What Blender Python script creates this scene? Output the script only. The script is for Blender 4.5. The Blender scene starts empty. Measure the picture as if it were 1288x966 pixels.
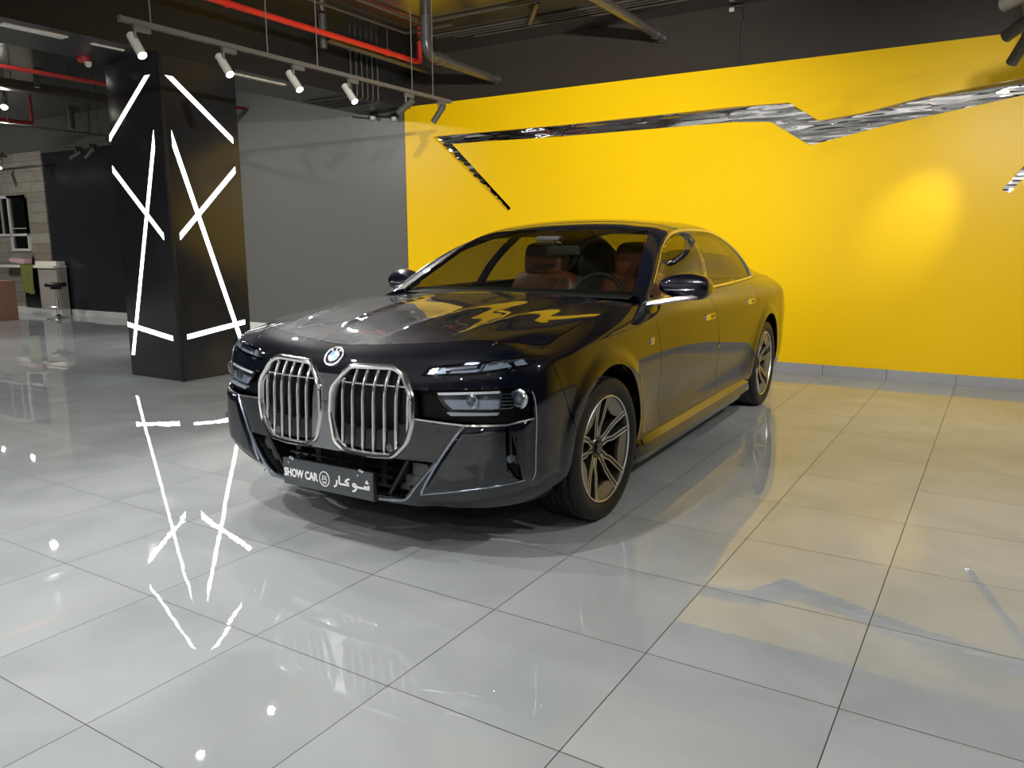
import bpy, bmesh, math, random
import numpy as np
from mathutils import Vector, Matrix
from mathutils.bvhtree import BVHTree

random.seed(4)
SC = bpy.context.scene
COL = SC.collection
PI = math.pi

# ------------------------------------------------------------------ helpers
def link(o, parent=None):
    COL.objects.link(o)
    if parent is not None:
        o.parent = parent
    return o

def tag(o, label=None, cat=None, group=None, kind=None):
    if label: o['label'] = label
    if cat: o['category'] = cat
    if group: o['group'] = group
    if kind: o['kind'] = kind
    return o

def empty(name, loc=(0, 0, 0), rot=(0, 0, 0), parent=None):
    o = bpy.data.objects.new(name, None)
    o.empty_display_size = .1
    o.location = loc; o.rotation_euler = rot
    return link(o, parent)

def smooth_angle(me, deg=35):
    a = math.radians(deg)
    bm = bmesh.new(); bm.from_mesh(me)
    for f in bm.faces: f.smooth = True
    for e in bm.edges:
        if len(e.link_faces) == 2:
            e.smooth = e.calc_face_angle(0) < a
        else:
            e.smooth = False
    bm.to_mesh(me); bm.free()

def obj_bm(name, bm, mat, parent=None, deg=35, recalc=True):
    if recalc:
        bmesh.ops.recalc_face_normals(bm, faces=bm.faces)
    me = bpy.data.meshes.new(name)
    bm.to_mesh(me); bm.free()
    if deg: smooth_angle(me, deg)
    if mat: me.materials.append(mat)
    return link(bpy.data.objects.new(name, me), parent)

def obj_py(name, vs, fs, mat, parent=None, deg=35, recalc=True):
    bm = bmesh.new()
    bv = [bm.verts.new(v) for v in vs]
    for f in fs:
        try: bm.faces.new([bv[i] for i in f])
        except ValueError: pass
    return obj_bm(name, bm, mat, parent, deg, recalc)

def add_box(bm, c, s, rot=None, bevel=0.0):
    m = Matrix.Translation(c)
    if rot is not None: m = m @ rot.to_4x4()
    m = m @ Matrix.Diagonal((s[0], s[1], s[2], 1))
    r = bmesh.ops.create_cube(bm, size=1, matrix=m)
    if bevel:
        es = list({e for v in r['verts'] for e in v.link_edges})
        bmesh.ops.bevel(bm, geom=es, offset=bevel, segments=2, affect='EDGES', profile=.7)

def box(name, c, s, mat, parent=None, bevel=0.0, rot=None):
    bm = bmesh.new(); add_box(bm, c, s, rot, bevel)
    return obj_bm(name, bm, mat, parent)

def add_tube(bm, pts, r, seg=12, cap=True, rf=None):
    pts = [Vector(p) for p in pts]
    n = len(pts); rings = []
    up = None
    for i, p in enumerate(pts):
        if i == 0: t = pts[1] - p
        elif i == n - 1: t = p - pts[i - 1]
        else: t = (pts[i + 1] - p).normalized() + (p - pts[i - 1]).normalized()
        t = t.normalized()
        if up is None:
            up = Vector((0, 0, 1)) if abs(t.z) < .9 else Vector((1, 0, 0))
        a = t.cross(up)
        if a.length < 1e-6: a = t.orthogonal()
        a.normalize(); b = a.cross(t).normalized(); up = b
        rr = rf(i / (n - 1)) if rf else r
        rings.append([bm.verts.new(p + (a * math.cos(k * 2 * PI / seg) + b * math.sin(k * 2 * PI / seg)) * rr) for k in range(seg)])
    for i in range(n - 1):
        for k in range(seg):
            bm.faces.new((rings[i][k], rings[i][(k + 1) % seg], rings[i + 1][(k + 1) % seg], rings[i + 1][k]))
    if cap:
        bm.faces.new(rings[0][::-1]); bm.faces.new(rings[-1])

def tube(name, pts, r, mat, parent=None, seg=12, rf=None):
    bm = bmesh.new(); add_tube(bm, pts, r, seg, rf=rf)
    return obj_bm(name, bm, mat, parent, 50)

def add_lathe(bm, prof, seg=48, axis='z', c=(0, 0, 0), closed=False, caps=True):
    # prof: list of (radius, height) along axis
    c = Vector(c); rings = []
    for r, h in prof:
        ring = []
        for k in range(seg):
            a = 2 * PI * k / seg
            x, y = r * math.cos(a), r * math.sin(a)
            v = {'z': (x, y, h), 'y': (x, h, y), 'x': (h, x, y)}[axis]
            ring.append(bm.verts.new(c + Vector(v)))
        rings.append(ring)
    m = len(rings)
    for i in range(m):
        if prof[i][0] < 1e-6:
            v0 = rings[i][0]
            for v in rings[i][1:]: bm.verts.remove(v)
            rings[i] = [v0] * seg
    for i in range(m if closed else m - 1):
        A, B = rings[i], rings[(i + 1) % m]
        for k in range(seg):
            q = list(dict.fromkeys((A[k], A[(k + 1) % seg], B[(k + 1) % seg], B[k])))
            if len(q) > 2: bm.faces.new(q)
    if not closed and caps:
        for R in (rings[0], rings[-1]):
            if R[0] is R[1]: continue
            try: bm.faces.new(R)
            except ValueError: pass

def lathe(name, prof, mat, parent=None, seg=48, axis='z', c=(0, 0, 0), closed=False, deg=35, caps=True):
    bm = bmesh.new(); add_lathe(bm, prof, seg, axis, c, closed, caps)
    return obj_bm(name, bm, mat, parent, deg)

def add_prism(bm, poly, f0, f1):
    # poly: 2D points; f0, f1 map a 2D point to the two 3D ends
    a = [bm.verts.new(f0(p)) for p in poly]; b = [bm.verts.new(f1(p)) for p in poly]
    n = len(poly)
    for i in range(n):
        bm.faces.new((a[i], a[(i + 1) % n], b[(i + 1) % n], b[i]))
    bm.faces.new(a[::-1]); bm.faces.new(b)

def prism(name, poly, f0, f1, mat, parent=None, deg=35):
    bm = bmesh.new(); add_prism(bm, poly, f0, f1)
    return obj_bm(name, bm, mat, parent, deg)

def copy_tree(o, parent=None, loc=None, rot=None):
    kids = list(o.children)
    c = o.copy(); COL.objects.link(c)
    if parent is not None: c.parent = parent
    if loc is not None: c.location = loc
    if rot is not None: c.rotation_euler = rot
    for k in kids: copy_tree(k, c)
    return c

def chaikin(P, n=2, closed=True):
    P = [Vector(p) for p in P]
    for _ in range(n):
        Q = []
        m = len(P)
        for i in range(m if closed else m - 1):
            a, b = P[i], P[(i + 1) % m]
            Q += [a * .75 + b * .25, a * .25 + b * .75]
        if not closed: Q = [P[0]] + Q + [P[-1]]
        P = Q
    return P

# ------------------------------------------------------------------ materials
def S(c):  # sRGB 0-255 to linear
    return tuple(((v / 255) / 12.92 if v / 255 <= .04045 else ((v / 255 + .055) / 1.055) ** 2.4) for v in c)

def mat(name, col, rough=.5, metal=0.0, coat=0.0, spec=.5, emit=None, es=0.0, ior=1.5, coat_rough=.02, coat_ior=1.5):
    m = bpy.data.materials.new(name); m.use_nodes = True
    b = m.node_tree.nodes['Principled BSDF']
    b.inputs['Base Color'].default_value = (*col, 1)
    b.inputs['Roughness'].default_value = rough
    b.inputs['Metallic'].default_value = metal
    b.inputs['Coat Weight'].default_value = coat
    b.inputs['Coat Roughness'].default_value = coat_rough; b.inputs['Coat IOR'].default_value = coat_ior
    b.inputs['Specular IOR Level'].default_value = spec
    b.inputs['IOR'].default_value = ior
    if emit:
        b.inputs['Emission Color'].default_value = (*emit, 1)
        b.inputs['Emission Strength'].default_value = es
    return m

def nodes(m):
    nt = m.node_tree
    return nt, nt.nodes, nt.links, nt.nodes['Principled BSDF']

def bump_noise(m, scale=200, strength=.1, dist=.002, detail=3, coord='Object', stretch=(1, 1, 1)):
    nt, N, L, b = nodes(m)
    tc = N.new('ShaderNodeTexCoord'); mp = N.new('ShaderNodeMapping')
    mp.inputs['Scale'].default_value = stretch
    n = N.new('ShaderNodeTexNoise'); n.inputs['Scale'].default_value = scale; n.inputs['Detail'].default_value = detail
    bp = N.new('ShaderNodeBump'); bp.inputs['Strength'].default_value = strength; bp.inputs['Distance'].default_value = dist
    L.new(tc.outputs[coord], mp.inputs['Vector']); L.new(mp.outputs['Vector'], n.inputs['Vector'])
    L.new(n.outputs['Fac'], bp.inputs['Height']); L.new(bp.outputs['Normal'], b.inputs['Normal'])
    return m

def glass_mat(name, tint, rough=0.0, ior=1.5):
    m = bpy.data.materials.new(name); m.use_nodes = True
    nt = m.node_tree; N, L = nt.nodes, nt.links
    N.clear()
    out = N.new('ShaderNodeOutputMaterial'); mx = N.new('ShaderNodeMixShader')
    tr = N.new('ShaderNodeBsdfTransparent'); tr.inputs['Color'].default_value = (*tint, 1)
    gl = N.new('ShaderNodeBsdfGlossy'); gl.inputs['Roughness'].default_value = rough
    fr = N.new('ShaderNodeFresnel'); fr.inputs['IOR'].default_value = ior
    geo = N.new('ShaderNodeNewGeometry'); mr = N.new('ShaderNodeMapRange')   # a thin pane: the same from both sides
    mr.inputs['To Min'].default_value = ior; mr.inputs['To Max'].default_value = 1 / ior
    L.new(geo.outputs['Backfacing'], mr.inputs['Value']); L.new(mr.outputs['Result'], fr.inputs['IOR'])
    L.new(fr.outputs[0], mx.inputs[0]); L.new(tr.outputs[0], mx.inputs[1]); L.new(gl.outputs[0], mx.inputs[2])
    L.new(mx.outputs[0], out.inputs[0])
    return m

M = {}
def tyre_mat():
    m = mat('tyre_rubber', (.011, .011, .0115), .5, spec=.3)
    nt, N, L, b = nodes(m)
    tc = N.new('ShaderNodeTexCoord'); sx = N.new('ShaderNodeSeparateXYZ'); L.new(tc.outputs['Object'], sx.inputs[0])
    def mt_(op, a, b_=None):
        n = N.new('ShaderNodeMath'); n.operation = op
        for i, v in enumerate((a, b_)):
            if v is None: continue
            if isinstance(v, (int, float)): n.inputs[i].default_value = v
            else: L.new(v, n.inputs[i])
        return n.outputs[0]
    ang = mt_('ARCTAN2', sx.outputs[2], sx.outputs[0])
    slant = mt_('ADD', mt_('MULTIPLY', ang, 88 / (2 * PI)), mt_('MULTIPLY', mt_('ABSOLUTE', sx.outputs[1]), 9))
    gr = mt_('LESS_THAN', mt_('FRACT', slant), .16)
    rad = mt_('SQRT', mt_('ADD', mt_('POWER', sx.outputs[0], 2), mt_('POWER', sx.outputs[2], 2)))
    msk = mt_('MULTIPLY', gr, mt_('GREATER_THAN', rad, .331))
    bp = N.new('ShaderNodeBump'); bp.invert = True; bp.inputs['Strength'].default_value = .8; bp.inputs['Distance'].default_value = .004
    L.new(msk, bp.inputs['Height']); L.new(bp.outputs['Normal'], b.inputs['Normal'])
    return m
M['paint'] = mat('midnight_paint', (.0008, .0018, .0062), .40, 0, 1.0, .05, coat_rough=.012, coat_ior=1.72)
M['gloss_black'] = mat('gloss_black', (.004, .004, .005), .08, 0, .6)
M['satin_black'] = mat('satin_black', (.008, .008, .009), .45)
M['matte_black'] = mat('matte_black', (.004, .004, .004), .8, spec=.2)
M['chrome'] = mat('chrome', (.82, .82, .84), .08, 1)
M['satin_chrome'] = mat('satin_chrome', (.62, .62, .63), .22, 1)
M['rubber'] = tyre_mat()
M['rim_dark'] = mat('rim_dark', (.075, .073, .068), .3, .75)
M['rim_bright'] = mat('rim_bright', (.82, .80, .76), .36, 1)
M['disc'] = mat('brake_disc', (.3, .3, .31), .35, 1)
M['windscreen'] = glass_mat('windscreen_glass', (.40, .42, .36))
M['side_glass'] = glass_mat('side_glass', (.46, .46, .38))
M['lamp_glass'] = glass_mat('lamp_glass', (.9, .92, .95), ior=1.35)
M['tan_leather'] = bump_noise(mat('tan_leather', S((84, 40, 24)), .5), 150, .15, .002)
M['interior'] = mat('interior_black', (.012, .012, .013), .5)
M['plate'] = mat('plate_grey', S((62, 66, 70)), .16, 0, .5)
M['white_letter'] = mat('white_letter', (.85, .85, .86), .4)
M['lamp_silver'] = mat('lamp_silver', (.6, .63, .68), .15, 1)
M['lamp_grey'] = mat('lamp_grey', (.27, .31, .36), .3, .2)
M['lamp_black'] = mat('lamp_black', (.002, .002, .002), .35, spec=.15)
M['rim_bronze'] = mat('rim_bronze', (.26, .25, .22), .28, .85)
M['lens'] = mat('lens', (.05, .06, .07), .03, 0, 1)
M['blue_enamel'] = mat('blue_enamel', S((40, 120, 190)), .2, 0, .6)
M['white_enamel'] = mat('white_enamel', (.85, .86, .88), .2, 0, .6)
M['red_paint'] = mat('red_pipe_paint', S((205, 42, 32)), .4)
M['handle'] = mat('handle_metal', (.75, .74, .72), .22, 1)
M['badge_blue'] = mat('badge_blue', S((60, 150, 210)), .3)
M['badge_red'] = mat('badge_red', S((200, 30, 40)), .3)
M['window_trim'] = mat('window_trim', (.80, .79, .77), .16, 1)
M['grille_chrome'] = mat('grille_chrome', (.88, .88, .9), .13, 1)
M['slat_chrome'] = mat('slat_chrome', (.82, .82, .84), .16, 1)
M['grille_black'] = mat('grille_black', (.004, .004, .005), .5)
M['flap_black'] = mat('flap_black', (.012, .012, .014), .3)
M['cooler_grey'] = mat('cooler_grey', (.09, .095, .10), .4)
M['satin_grey'] = mat('satin_grey', (.30, .31, .33), .22, .8)
M['lamp_dark'] = mat('lamp_dark', (.03, .035, .04), .2)
M['lamp_white'] = mat('lamp_white', (.85, .86, .86), .25)
M['edge_glint'] = mat('edge_glint', (.34, .38, .45), .2, .85, 1)  # pale colour standing for light reflected along the bumper edges
M['mirror_paint'] = mat('mirror_paint', (.0014, .0014, .006), .3, 0, 1, .1)
M['wheel_leather'] = mat('wheel_leather', (.015, .015, .015), .35)
M['sensor_grey'] = mat('sensor_grey', (.02, .02, .02), .5)
M['wood_v'] = mat('wood_front', S((158, 152, 142)), .45)
M['white_top'] = mat('white_worktop', S((225, 220, 208)), .25)
M['green_cloth'] = mat('green_cloth', S((104, 112, 50)), .85)
M['pink_cloth'] = mat('pink_cloth', S((196, 160, 164)), .85)
M['cardboard'] = mat('cardboard', S((142, 106, 84)), .75)
M['tape'] = mat('tape', S((120, 84, 62)), .4)

def rounded(P, d=.02, n=4):
    """polygon with its corners rounded by arcs about D long"""
    P = [Vector(p) for p in P]; Q = []
    for i in range(len(P)):
        a, b, c = P[i - 1], P[i], P[(i + 1) % len(P)]
        k = min(d, (a - b).length * .48, (c - b).length * .48)
        p, q = b + (a - b).normalized() * k, b + (c - b).normalized() * k
        for j in range(n + 1):
            t = j / n; Q.append(p * (1 - t) ** 2 + b * 2 * t * (1 - t) + q * t * t)
    return Q
E_TRACK = 75; E_WALL = 80; E_OFF = 100
# (x, y, aim x, aim y, aim z, strength) of the fill lamps added out of view
FILL_LAMPS = [(-2.6, 1.6, -2.2, 1.8, 0, 2.0), (-2.4, -1.4, -2.0, -1.2, 0, .40), (-.6, 1.0, -.4, 1.0, 0, 1.6), (.4, -2.9, 1.4, -1.2, 0, .7), (-4.8, .2, -4.4, .2, 0, 1.3), (-.4, 3.4, -.4, 3.2, 0, 1.9), (2.6, -3.4, 3.0, -2.0, 0, 2.0),
  (-2.4, 4.6, -2.2, 4.5, 0, 1.8), (-4.8, -3.4, -4.2, -3.0, 0, .9), (-5, 4, -4.6, 4, 0, 1.4), (2.4, -5.2, 6.8, -2.4, 1.3, 1.2), (3.0, 15.2, 6.8, 16.0, 1.3, 1.6, 1.9), (-5.5, 9, -4.5, 9, 0, 1),
  (2.2, 8.4, 6.8, 7.6, .9, 5.2, 1.5), (1.6, 9.6, 1.8, 9.7, 0, 1.7), (-.8, 7.8, -.6, 7.8, 0, 1.5), (-1.0, 11.5, -.8, 11.5, 0, 2.0), (2.4, 12.4, 4.4, 12.8, 0, 2.0), (-3.5, 16, -8.9, 19, 2.2, .9), (-1.0, 17, -2.0, 20.9, 2.4, .6),
  (-6.2, -3, -8.9, -3, 1.2, 4), (-6.2, 1, -8.9, 1, 1.2, 4), (-6.2, 5, -8.9, 5, 1.2, 4)]
WALL_FILL_LAMPS = [(-.4, 5.3, 1.7, 5.8), (.8, 3.6, 1.8, 4.8), (1.9, 1.2, 1.0, 1.1), (2.7, -1.5, 1.1, 1.0)]     # fill lamps added on the unseen part of the right-hand track: x, aim y, aim z, strength
# ------------------------------------------------------------------ the car
# car frame: x backwards from the front axle, y to the car's right, z up
CAR_O = (1.70, 1.027, 0.0); CAR_YAW = math.radians(1.2)

def hermite(P, nsub, knots=None):
    """P: (n, m, 3); spline along axis 0 with nsub[i] steps in span i."""
    P = np.asarray(P, float); n = len(P)
    if knots is None:
        d = np.sqrt(((P[1:] - P[:-1]) ** 2).sum(-1)).mean(-1)
        knots = np.concatenate([[0], np.cumsum(np.maximum(d, 1e-4))])
    T = np.zeros_like(P); h = np.diff(knots); D = (P[1:] - P[:-1]) / h[:, None, None]
    for i in range(1, n - 1):
        T[i] = (D[i - 1] * h[i] + D[i] * h[i - 1]) / (h[i] + h[i - 1])
    T[0] = D[0] * 1.5 - T[1] * .5 if n > 2 else D[0]
    T[-1] = D[-1] * 1.5 - T[-2] * .5 if n > 2 else D[-1]
    out = []
    for i in range(n - 1):
        k = nsub[i]
        for j in range(k + (1 if i == n - 2 else 0)):
            t = j / k; t2, t3 = t * t, t * t * t
            out.append((2 * t3 - 3 * t2 + 1) * P[i] + (t3 - 2 * t2 + t) * h[i] * T[i] + (-2 * t3 + 3 * t2) * P[i + 1] + (t3 - t2) * h[i] * T[i + 1])
    return np.array(out)

MIR = np.array([1, -1, 1.])

# --- body net: stations from front centre round the corner to the rear centre, rows bottom to top.
def st(*rows): return list(rows)
NET = [
 st((-.885,0,.225),(-.915,0,.29),(-.925,0,.43),(-.92,0,.58),(-.905,0,.74),(-.856,0,.838),(-.785,0,.893)),
 st((-.88,.22,.225),(-.91,.22,.29),(-.92,.22,.43),(-.915,.22,.58),(-.90,.22,.745),(-.848,.22,.845),(-.765,.22,.905)),
 st((-.85,.45,.222),(-.882,.45,.29),(-.89,.45,.43),(-.885,.45,.58),(-.868,.45,.74),(-.815,.45,.853),(-.715,.45,.92)),
 st((-.80,.65,.215),(-.832,.66,.29),(-.838,.66,.43),(-.832,.66,.58),(-.815,.66,.74),(-.762,.66,.862),(-.64,.65,.935)),
 st((-.715,.79,.22),(-.755,.81,.29),(-.765,.82,.43),(-.762,.82,.58),(-.745,.82,.74),(-.695,.81,.868),(-.56,.775,.922)),
 st((-.59,.865,.225),(-.635,.902,.29),(-.65,.918,.43),(-.65,.92,.58),(-.64,.918,.74),(-.60,.893,.858),(-.45,.832,.905)),
 st((-.40,.90,.225),(-.41,.94,.29),(-.42,.952,.43),(-.42,.955,.58),(-.42,.955,.745),(-.40,.932,.868),(-.31,.856,.936)),
 st((-.15,.915,.21),(-.15,.955,.29),(-.15,.966,.43),(-.15,.97,.58),(-.15,.972,.76),(-.15,.945,.890),(-.10,.862,.976)),
 st((.2,.91,.19),(.2,.952,.29),(.2,.965,.43),(.2,.969,.58),(.2,.972,.77),(.2,.95,.908),(.2,.870,1.006)),
 st((.62,.90,.175),(.62,.93,.29),(.62,.943,.43),(.62,.951,.58),(.62,.962,.77),(.62,.948,.915),(.60,.89,1.016)),
 st((1.2,.90,.165),(1.2,.928,.29),(1.2,.942,.43),(1.2,.950,.58),(1.2,.964,.78),(1.2,.952,.92),(1.2,.90,1.026)),
 st((1.8,.90,.165),(1.8,.928,.29),(1.8,.942,.43),(1.8,.951,.58),(1.8,.966,.79),(1.8,.955,.93),(1.8,.90,1.035)),
 st((2.4,.90,.17),(2.4,.930,.29),(2.4,.945,.43),(2.4,.955,.58),(2.4,.969,.80),(2.4,.957,.94),(2.4,.89,1.047)),
 st((2.9,.905,.18),(2.9,.945,.29),(2.9,.96,.43),(2.9,.968,.58),(2.9,.973,.80),(2.9,.955,.945),(2.9,.865,1.055)),
 st((3.215,.91,.19),(3.215,.95,.29),(3.215,.964,.43),(3.215,.97,.58),(3.215,.973,.80),(3.215,.95,.95),(3.215,.835,1.06)),
 st((3.6,.90,.21),(3.6,.94,.29),(3.6,.955,.43),(3.6,.96,.58),(3.6,.962,.80),(3.6,.935,.95),(3.6,.80,1.06)),
 st((4.0,.87,.23),(4.0,.905,.30),(4.0,.925,.43),(4.0,.93,.58),(4.0,.93,.80),(4.0,.90,.95),(4.0,.76,1.05)),
 st((4.25,.78,.24),(4.29,.82,.31),(4.31,.84,.43),(4.31,.84,.58),(4.30,.84,.80),(4.27,.80,.95),(4.22,.68,1.03)),
 st((4.38,.48,.25),(4.42,.50,.31),(4.44,.50,.43),(4.44,.50,.58),(4.42,.50,.80),(4.38,.49,.95),(4.32,.45,1.03)),
 st((4.41,0,.25),(4.45,0,.31),(4.47,0,.43),(4.47,0,.58),(4.45,0,.80),(4.41,0,.95),(4.35,0,1.03)),
]
# hood: columns out from the centre line, rows back from the front shut line
HOOD = [
 [(-.785,0,.893),(-.765,.22,.905),(-.715,.45,.92),(-.64,.65,.935),(-.56,.775,.922),(-.45,.832,.905)],
 [(-.62,0,.943),(-.60,.22,.948),(-.56,.45,.955),(-.50,.66,.960),(-.42,.79,.954),(-.31,.856,.936)],
 [(-.25,0,1.000),(-.25,.22,1.002),(-.24,.45,1.000),(-.21,.66,.994),(-.16,.79,.984),(-.10,.862,.976)],
 [(.18,0,1.036),(.18,.22,1.034),(.18,.45,1.027),(.19,.66,1.014),(.195,.79,1.010),(.2,.870,1.006)],
 [(.60,0,1.056),(.605,.22,1.053),(.615,.45,1.043),(.62,.66,1.030),(.62,.80,1.022),(.60,.89,1.016)],
]
# cabin: columns from the windscreen base to the boot, rows from the belt to the centre line
CAB = [
 [(.56,.884,1.016),(.60,.872,1.028),(.635,.855,1.040),(.66,.82,1.052),(.66,.5,1.058),(.635,.25,1.062),(.625,0,1.063)],
 [(.86,.893,1.02),(.88,.865,1.09),(.91,.835,1.168),(.935,.785,1.197),(.915,.47,1.214),(.895,.24,1.220),(.89,0,1.222)],
 [(1.2,.90,1.026),(1.2,.85,1.16),(1.25,.745,1.322),(1.275,.685,1.365),(1.28,.42,1.402),(1.275,.21,1.416),(1.27,0,1.42)],
 [(1.6,.90,1.03),(1.6,.845,1.20),(1.6,.690,1.408),(1.6,.625,1.444),(1.6,.41,1.480),(1.6,.21,1.494),(1.6,0,1.498)],
 [(2.0,.90,1.04),(2.0,.84,1.21),(2.0,.668,1.434),(2.0,.602,1.468),(2.0,.39,1.504),(2.0,.2,1.518),(2.0,0,1.522)],
 [(2.5,.888,1.048),(2.5,.835,1.20),(2.5,.662,1.428),(2.5,.597,1.462),(2.5,.38,1.504),(2.5,.2,1.520),(2.5,0,1.524)],
 [(2.95,.86,1.056),(2.95,.805,1.185),(2.95,.69,1.33),(2.95,.60,1.40),(2.95,.38,1.467),(2.95,.2,1.487),(2.95,0,1.492)],
 [(3.25,.832,1.06),(3.25,.80,1.11),(3.22,.755,1.18),(3.25,.61,1.32),(3.25,.38,1.402),(3.25,.2,1.424),(3.25,0,1.43)],
 [(3.65,.795,1.06),(3.65,.76,1.085),(3.65,.70,1.125),(3.65,.60,1.20),(3.65,.38,1.28),(3.65,.2,1.30),(3.65,0,1.305)],
 [(4.05,.75,1.048),(4.05,.72,1.056),(4.05,.66,1.066),(4.05,.58,1.085),(4.05,.38,1.12),(4.05,.2,1.13),(4.05,0,1.135)],
]

def surf(rows, gl=None, gr=None, nu=None, nv=None):
    """bicubic surface: axis 0 optionally with mirrored ghosts at the ends gl / gr."""
    P = np.array(rows, float)
    a, b = 0, 0
    if gl: P = np.concatenate([P[1:2] * MIR, P]); a = 1
    if gr: P = np.concatenate([P, P[-2:-1] * MIR]); b = 1
    nu = ([1] if a else []) + list(nu) + ([1] if b else [])
    U = hermite(P, nu)
    if a: U = U[1:]
    if b: U = U[:-1]
    V = hermite(np.swapaxes(U, 0, 1), nv)
    return np.swapaxes(V, 0, 1)

def sd_poly(y, z, poly):
    """signed distance to a convex polygon, positive inside"""
    d = np.full(np.shape(y), 1e9); c = np.mean(poly, 0)
    for i in range(len(poly)):
        p, q = np.array(poly[i]), np.array(poly[(i + 1) % len(poly)])
        n = np.array([-(q - p)[1], (q - p)[0]]); n = n / np.linalg.norm(n)
        if n @ (c - p) < 0: n = -n
        d = np.minimum(d, (y - p[0]) * n[0] + (z - p[1]) * n[1])
    return d

def ss(x): 
    x = np.clip(x, 0, 1); return x * x * (3 - 2 * x)

BLADE = [(.665,.600),(.80,.618),(.912,.635),(.912,.372),(.475,.288)]   # raised corner panel of the bumper
nb = surf(NET, True, True, nu=[26]*6 + [10]*2 + [14]*7 + [10]*4, nv=[8,9,10,10,10,7])
# shape details in the bumper: raised corner blades, tucked lower facet, flared arches
X, Y, Z = nb[..., 0], nb[..., 1], nb[..., 2]
front = X < -.35
d = sd_poly(Y, Z, BLADE)
lift = np.where(front, .020 * ss(d / .022), 0)
line = .288 + (np.clip(Y, .475, .95) - .475) * .192          # lower edge of the blade
tuck = np.where(front & (Y > .45), np.clip(line - Z, 0, 1) * .55 * ss((Y - .45) / .05), 0)
nb[..., 0] = X - lift * .8 + tuck
nb[..., 1] = Y + np.where(Y > .6, lift * .35 - tuck * .3, 0)
for xc in (0, 3.215):
    r = np.hypot(X - xc, Z - .365)
    nb[..., 1] += np.where(Y > .8, .014 * (1 - ss((r - .43) / .07)) * ss((Z - .25) / .2), 0)
# hollow in the doors above the sill
nb[..., 1] -= np.where((X > .3) & (X < 2.9) & (Y > .7), .022 * np.exp(-((Z - .44) / .11) ** 2) * ss((X - .42) / .35) * ss((2.85 - X) / .35), 0)

nh = surf([list(c) for c in zip(*HOOD)], True, False, nu=[12, 12, 12, 12, 8], nv=[10, 16, 18, 16])
# two creases running back over the bonnet
hx, hy = nh[..., 0], nh[..., 1]
for f0, f1, amp, w in ((.13, .36, .010, .16), (.47, .66, .008, .13)):
    t = np.clip((hx + .80) / 1.4, 0, 1); yc = f0 + (f1 - f0) * t
    dd = (hy - yc)
    nh[..., 2] += amp * np.where(dd < 0, np.exp(-(dd / .025) ** 2 * .5) * .35, 1) * ss(1 - dd / w) * ss((hx + .74) / .25) * ss((.62 - hx) / .3) * np.where(dd < -.08, 0, 1)
# the bonnet's border follows the shut line of the skin exactly
Tl = nb[:, -1]; Tl = Tl[Tl[:, 0] < .75]
def snap(border, inner, n=8):
    for idx in border:
        p = nh[idx]; q = Tl[np.argmin(((Tl - p) ** 2).sum(1))]
        # closest point on the polyline
        k = int(np.argmin(((Tl - p) ** 2).sum(1))); best = (1e9, q)
        for a, b in ((k - 1, k), (k, k + 1)):
            if a < 0 or b >= len(Tl): continue
            ab = Tl[b] - Tl[a]; t = np.clip(((p - Tl[a]) @ ab) / max(ab @ ab, 1e-12), 0, 1); c = Tl[a] + ab * t; d_ = ((c - p) ** 2).sum()
            if d_ < best[0]: best = (d_, c)
        dv = best[1] - p
        for j in range(n): nh[inner(idx, j)] += dv * (1 - ss(j / n))
snap([(i, 0) for i in range(nh.shape[0])], lambda ix, j: (ix[0], j))
snap([(nh.shape[0] - 1, j) for j in range(nh.shape[1])], lambda ix, j: (ix[0] - j, ix[1]))
nc = surf(CAB, False, False, nu=[12]*9, nv=[5]*6) if False else None
_c = np.array(CAB, float)
_c = np.concatenate([_c, _c[:, -2:-1] * MIR], 1)
_c = hermite(_c, [12]*9); _c = np.swapaxes(hermite(np.swapaxes(_c, 0, 1), [7, 9, 6, 9, 6, 6, 1]), 0, 1)[:, :-1]
nc = _c

def grid_to_bm(bm, G, flip):
    for sgn in (-1, 1):
        V = [[bm.verts.new((p[0], p[1] * sgn, p[2])) for p in row] for row in G]
        for i in range(len(V) - 1):
            for j in range(len(V[0]) - 1):
                q = (V[i][j], V[i + 1][j], V[i + 1][j + 1], V[i][j + 1])
                if (sgn > 0) == flip: q = q[::-1]
                try: bm.faces.new(q)
                except ValueError: pass

def make_shell(G, flip):
    bm = bmesh.new(); grid_to_bm(bm, G, flip)
    bmesh.ops.remove_doubles(bm, verts=bm.verts, dist=1e-5)
    bm.normal_update()
    return bm

def store_normals(bm):
    L = bm.verts.layers.float_vector.new('nrm')
    for v in bm.verts: v[L] = v.normal

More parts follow.
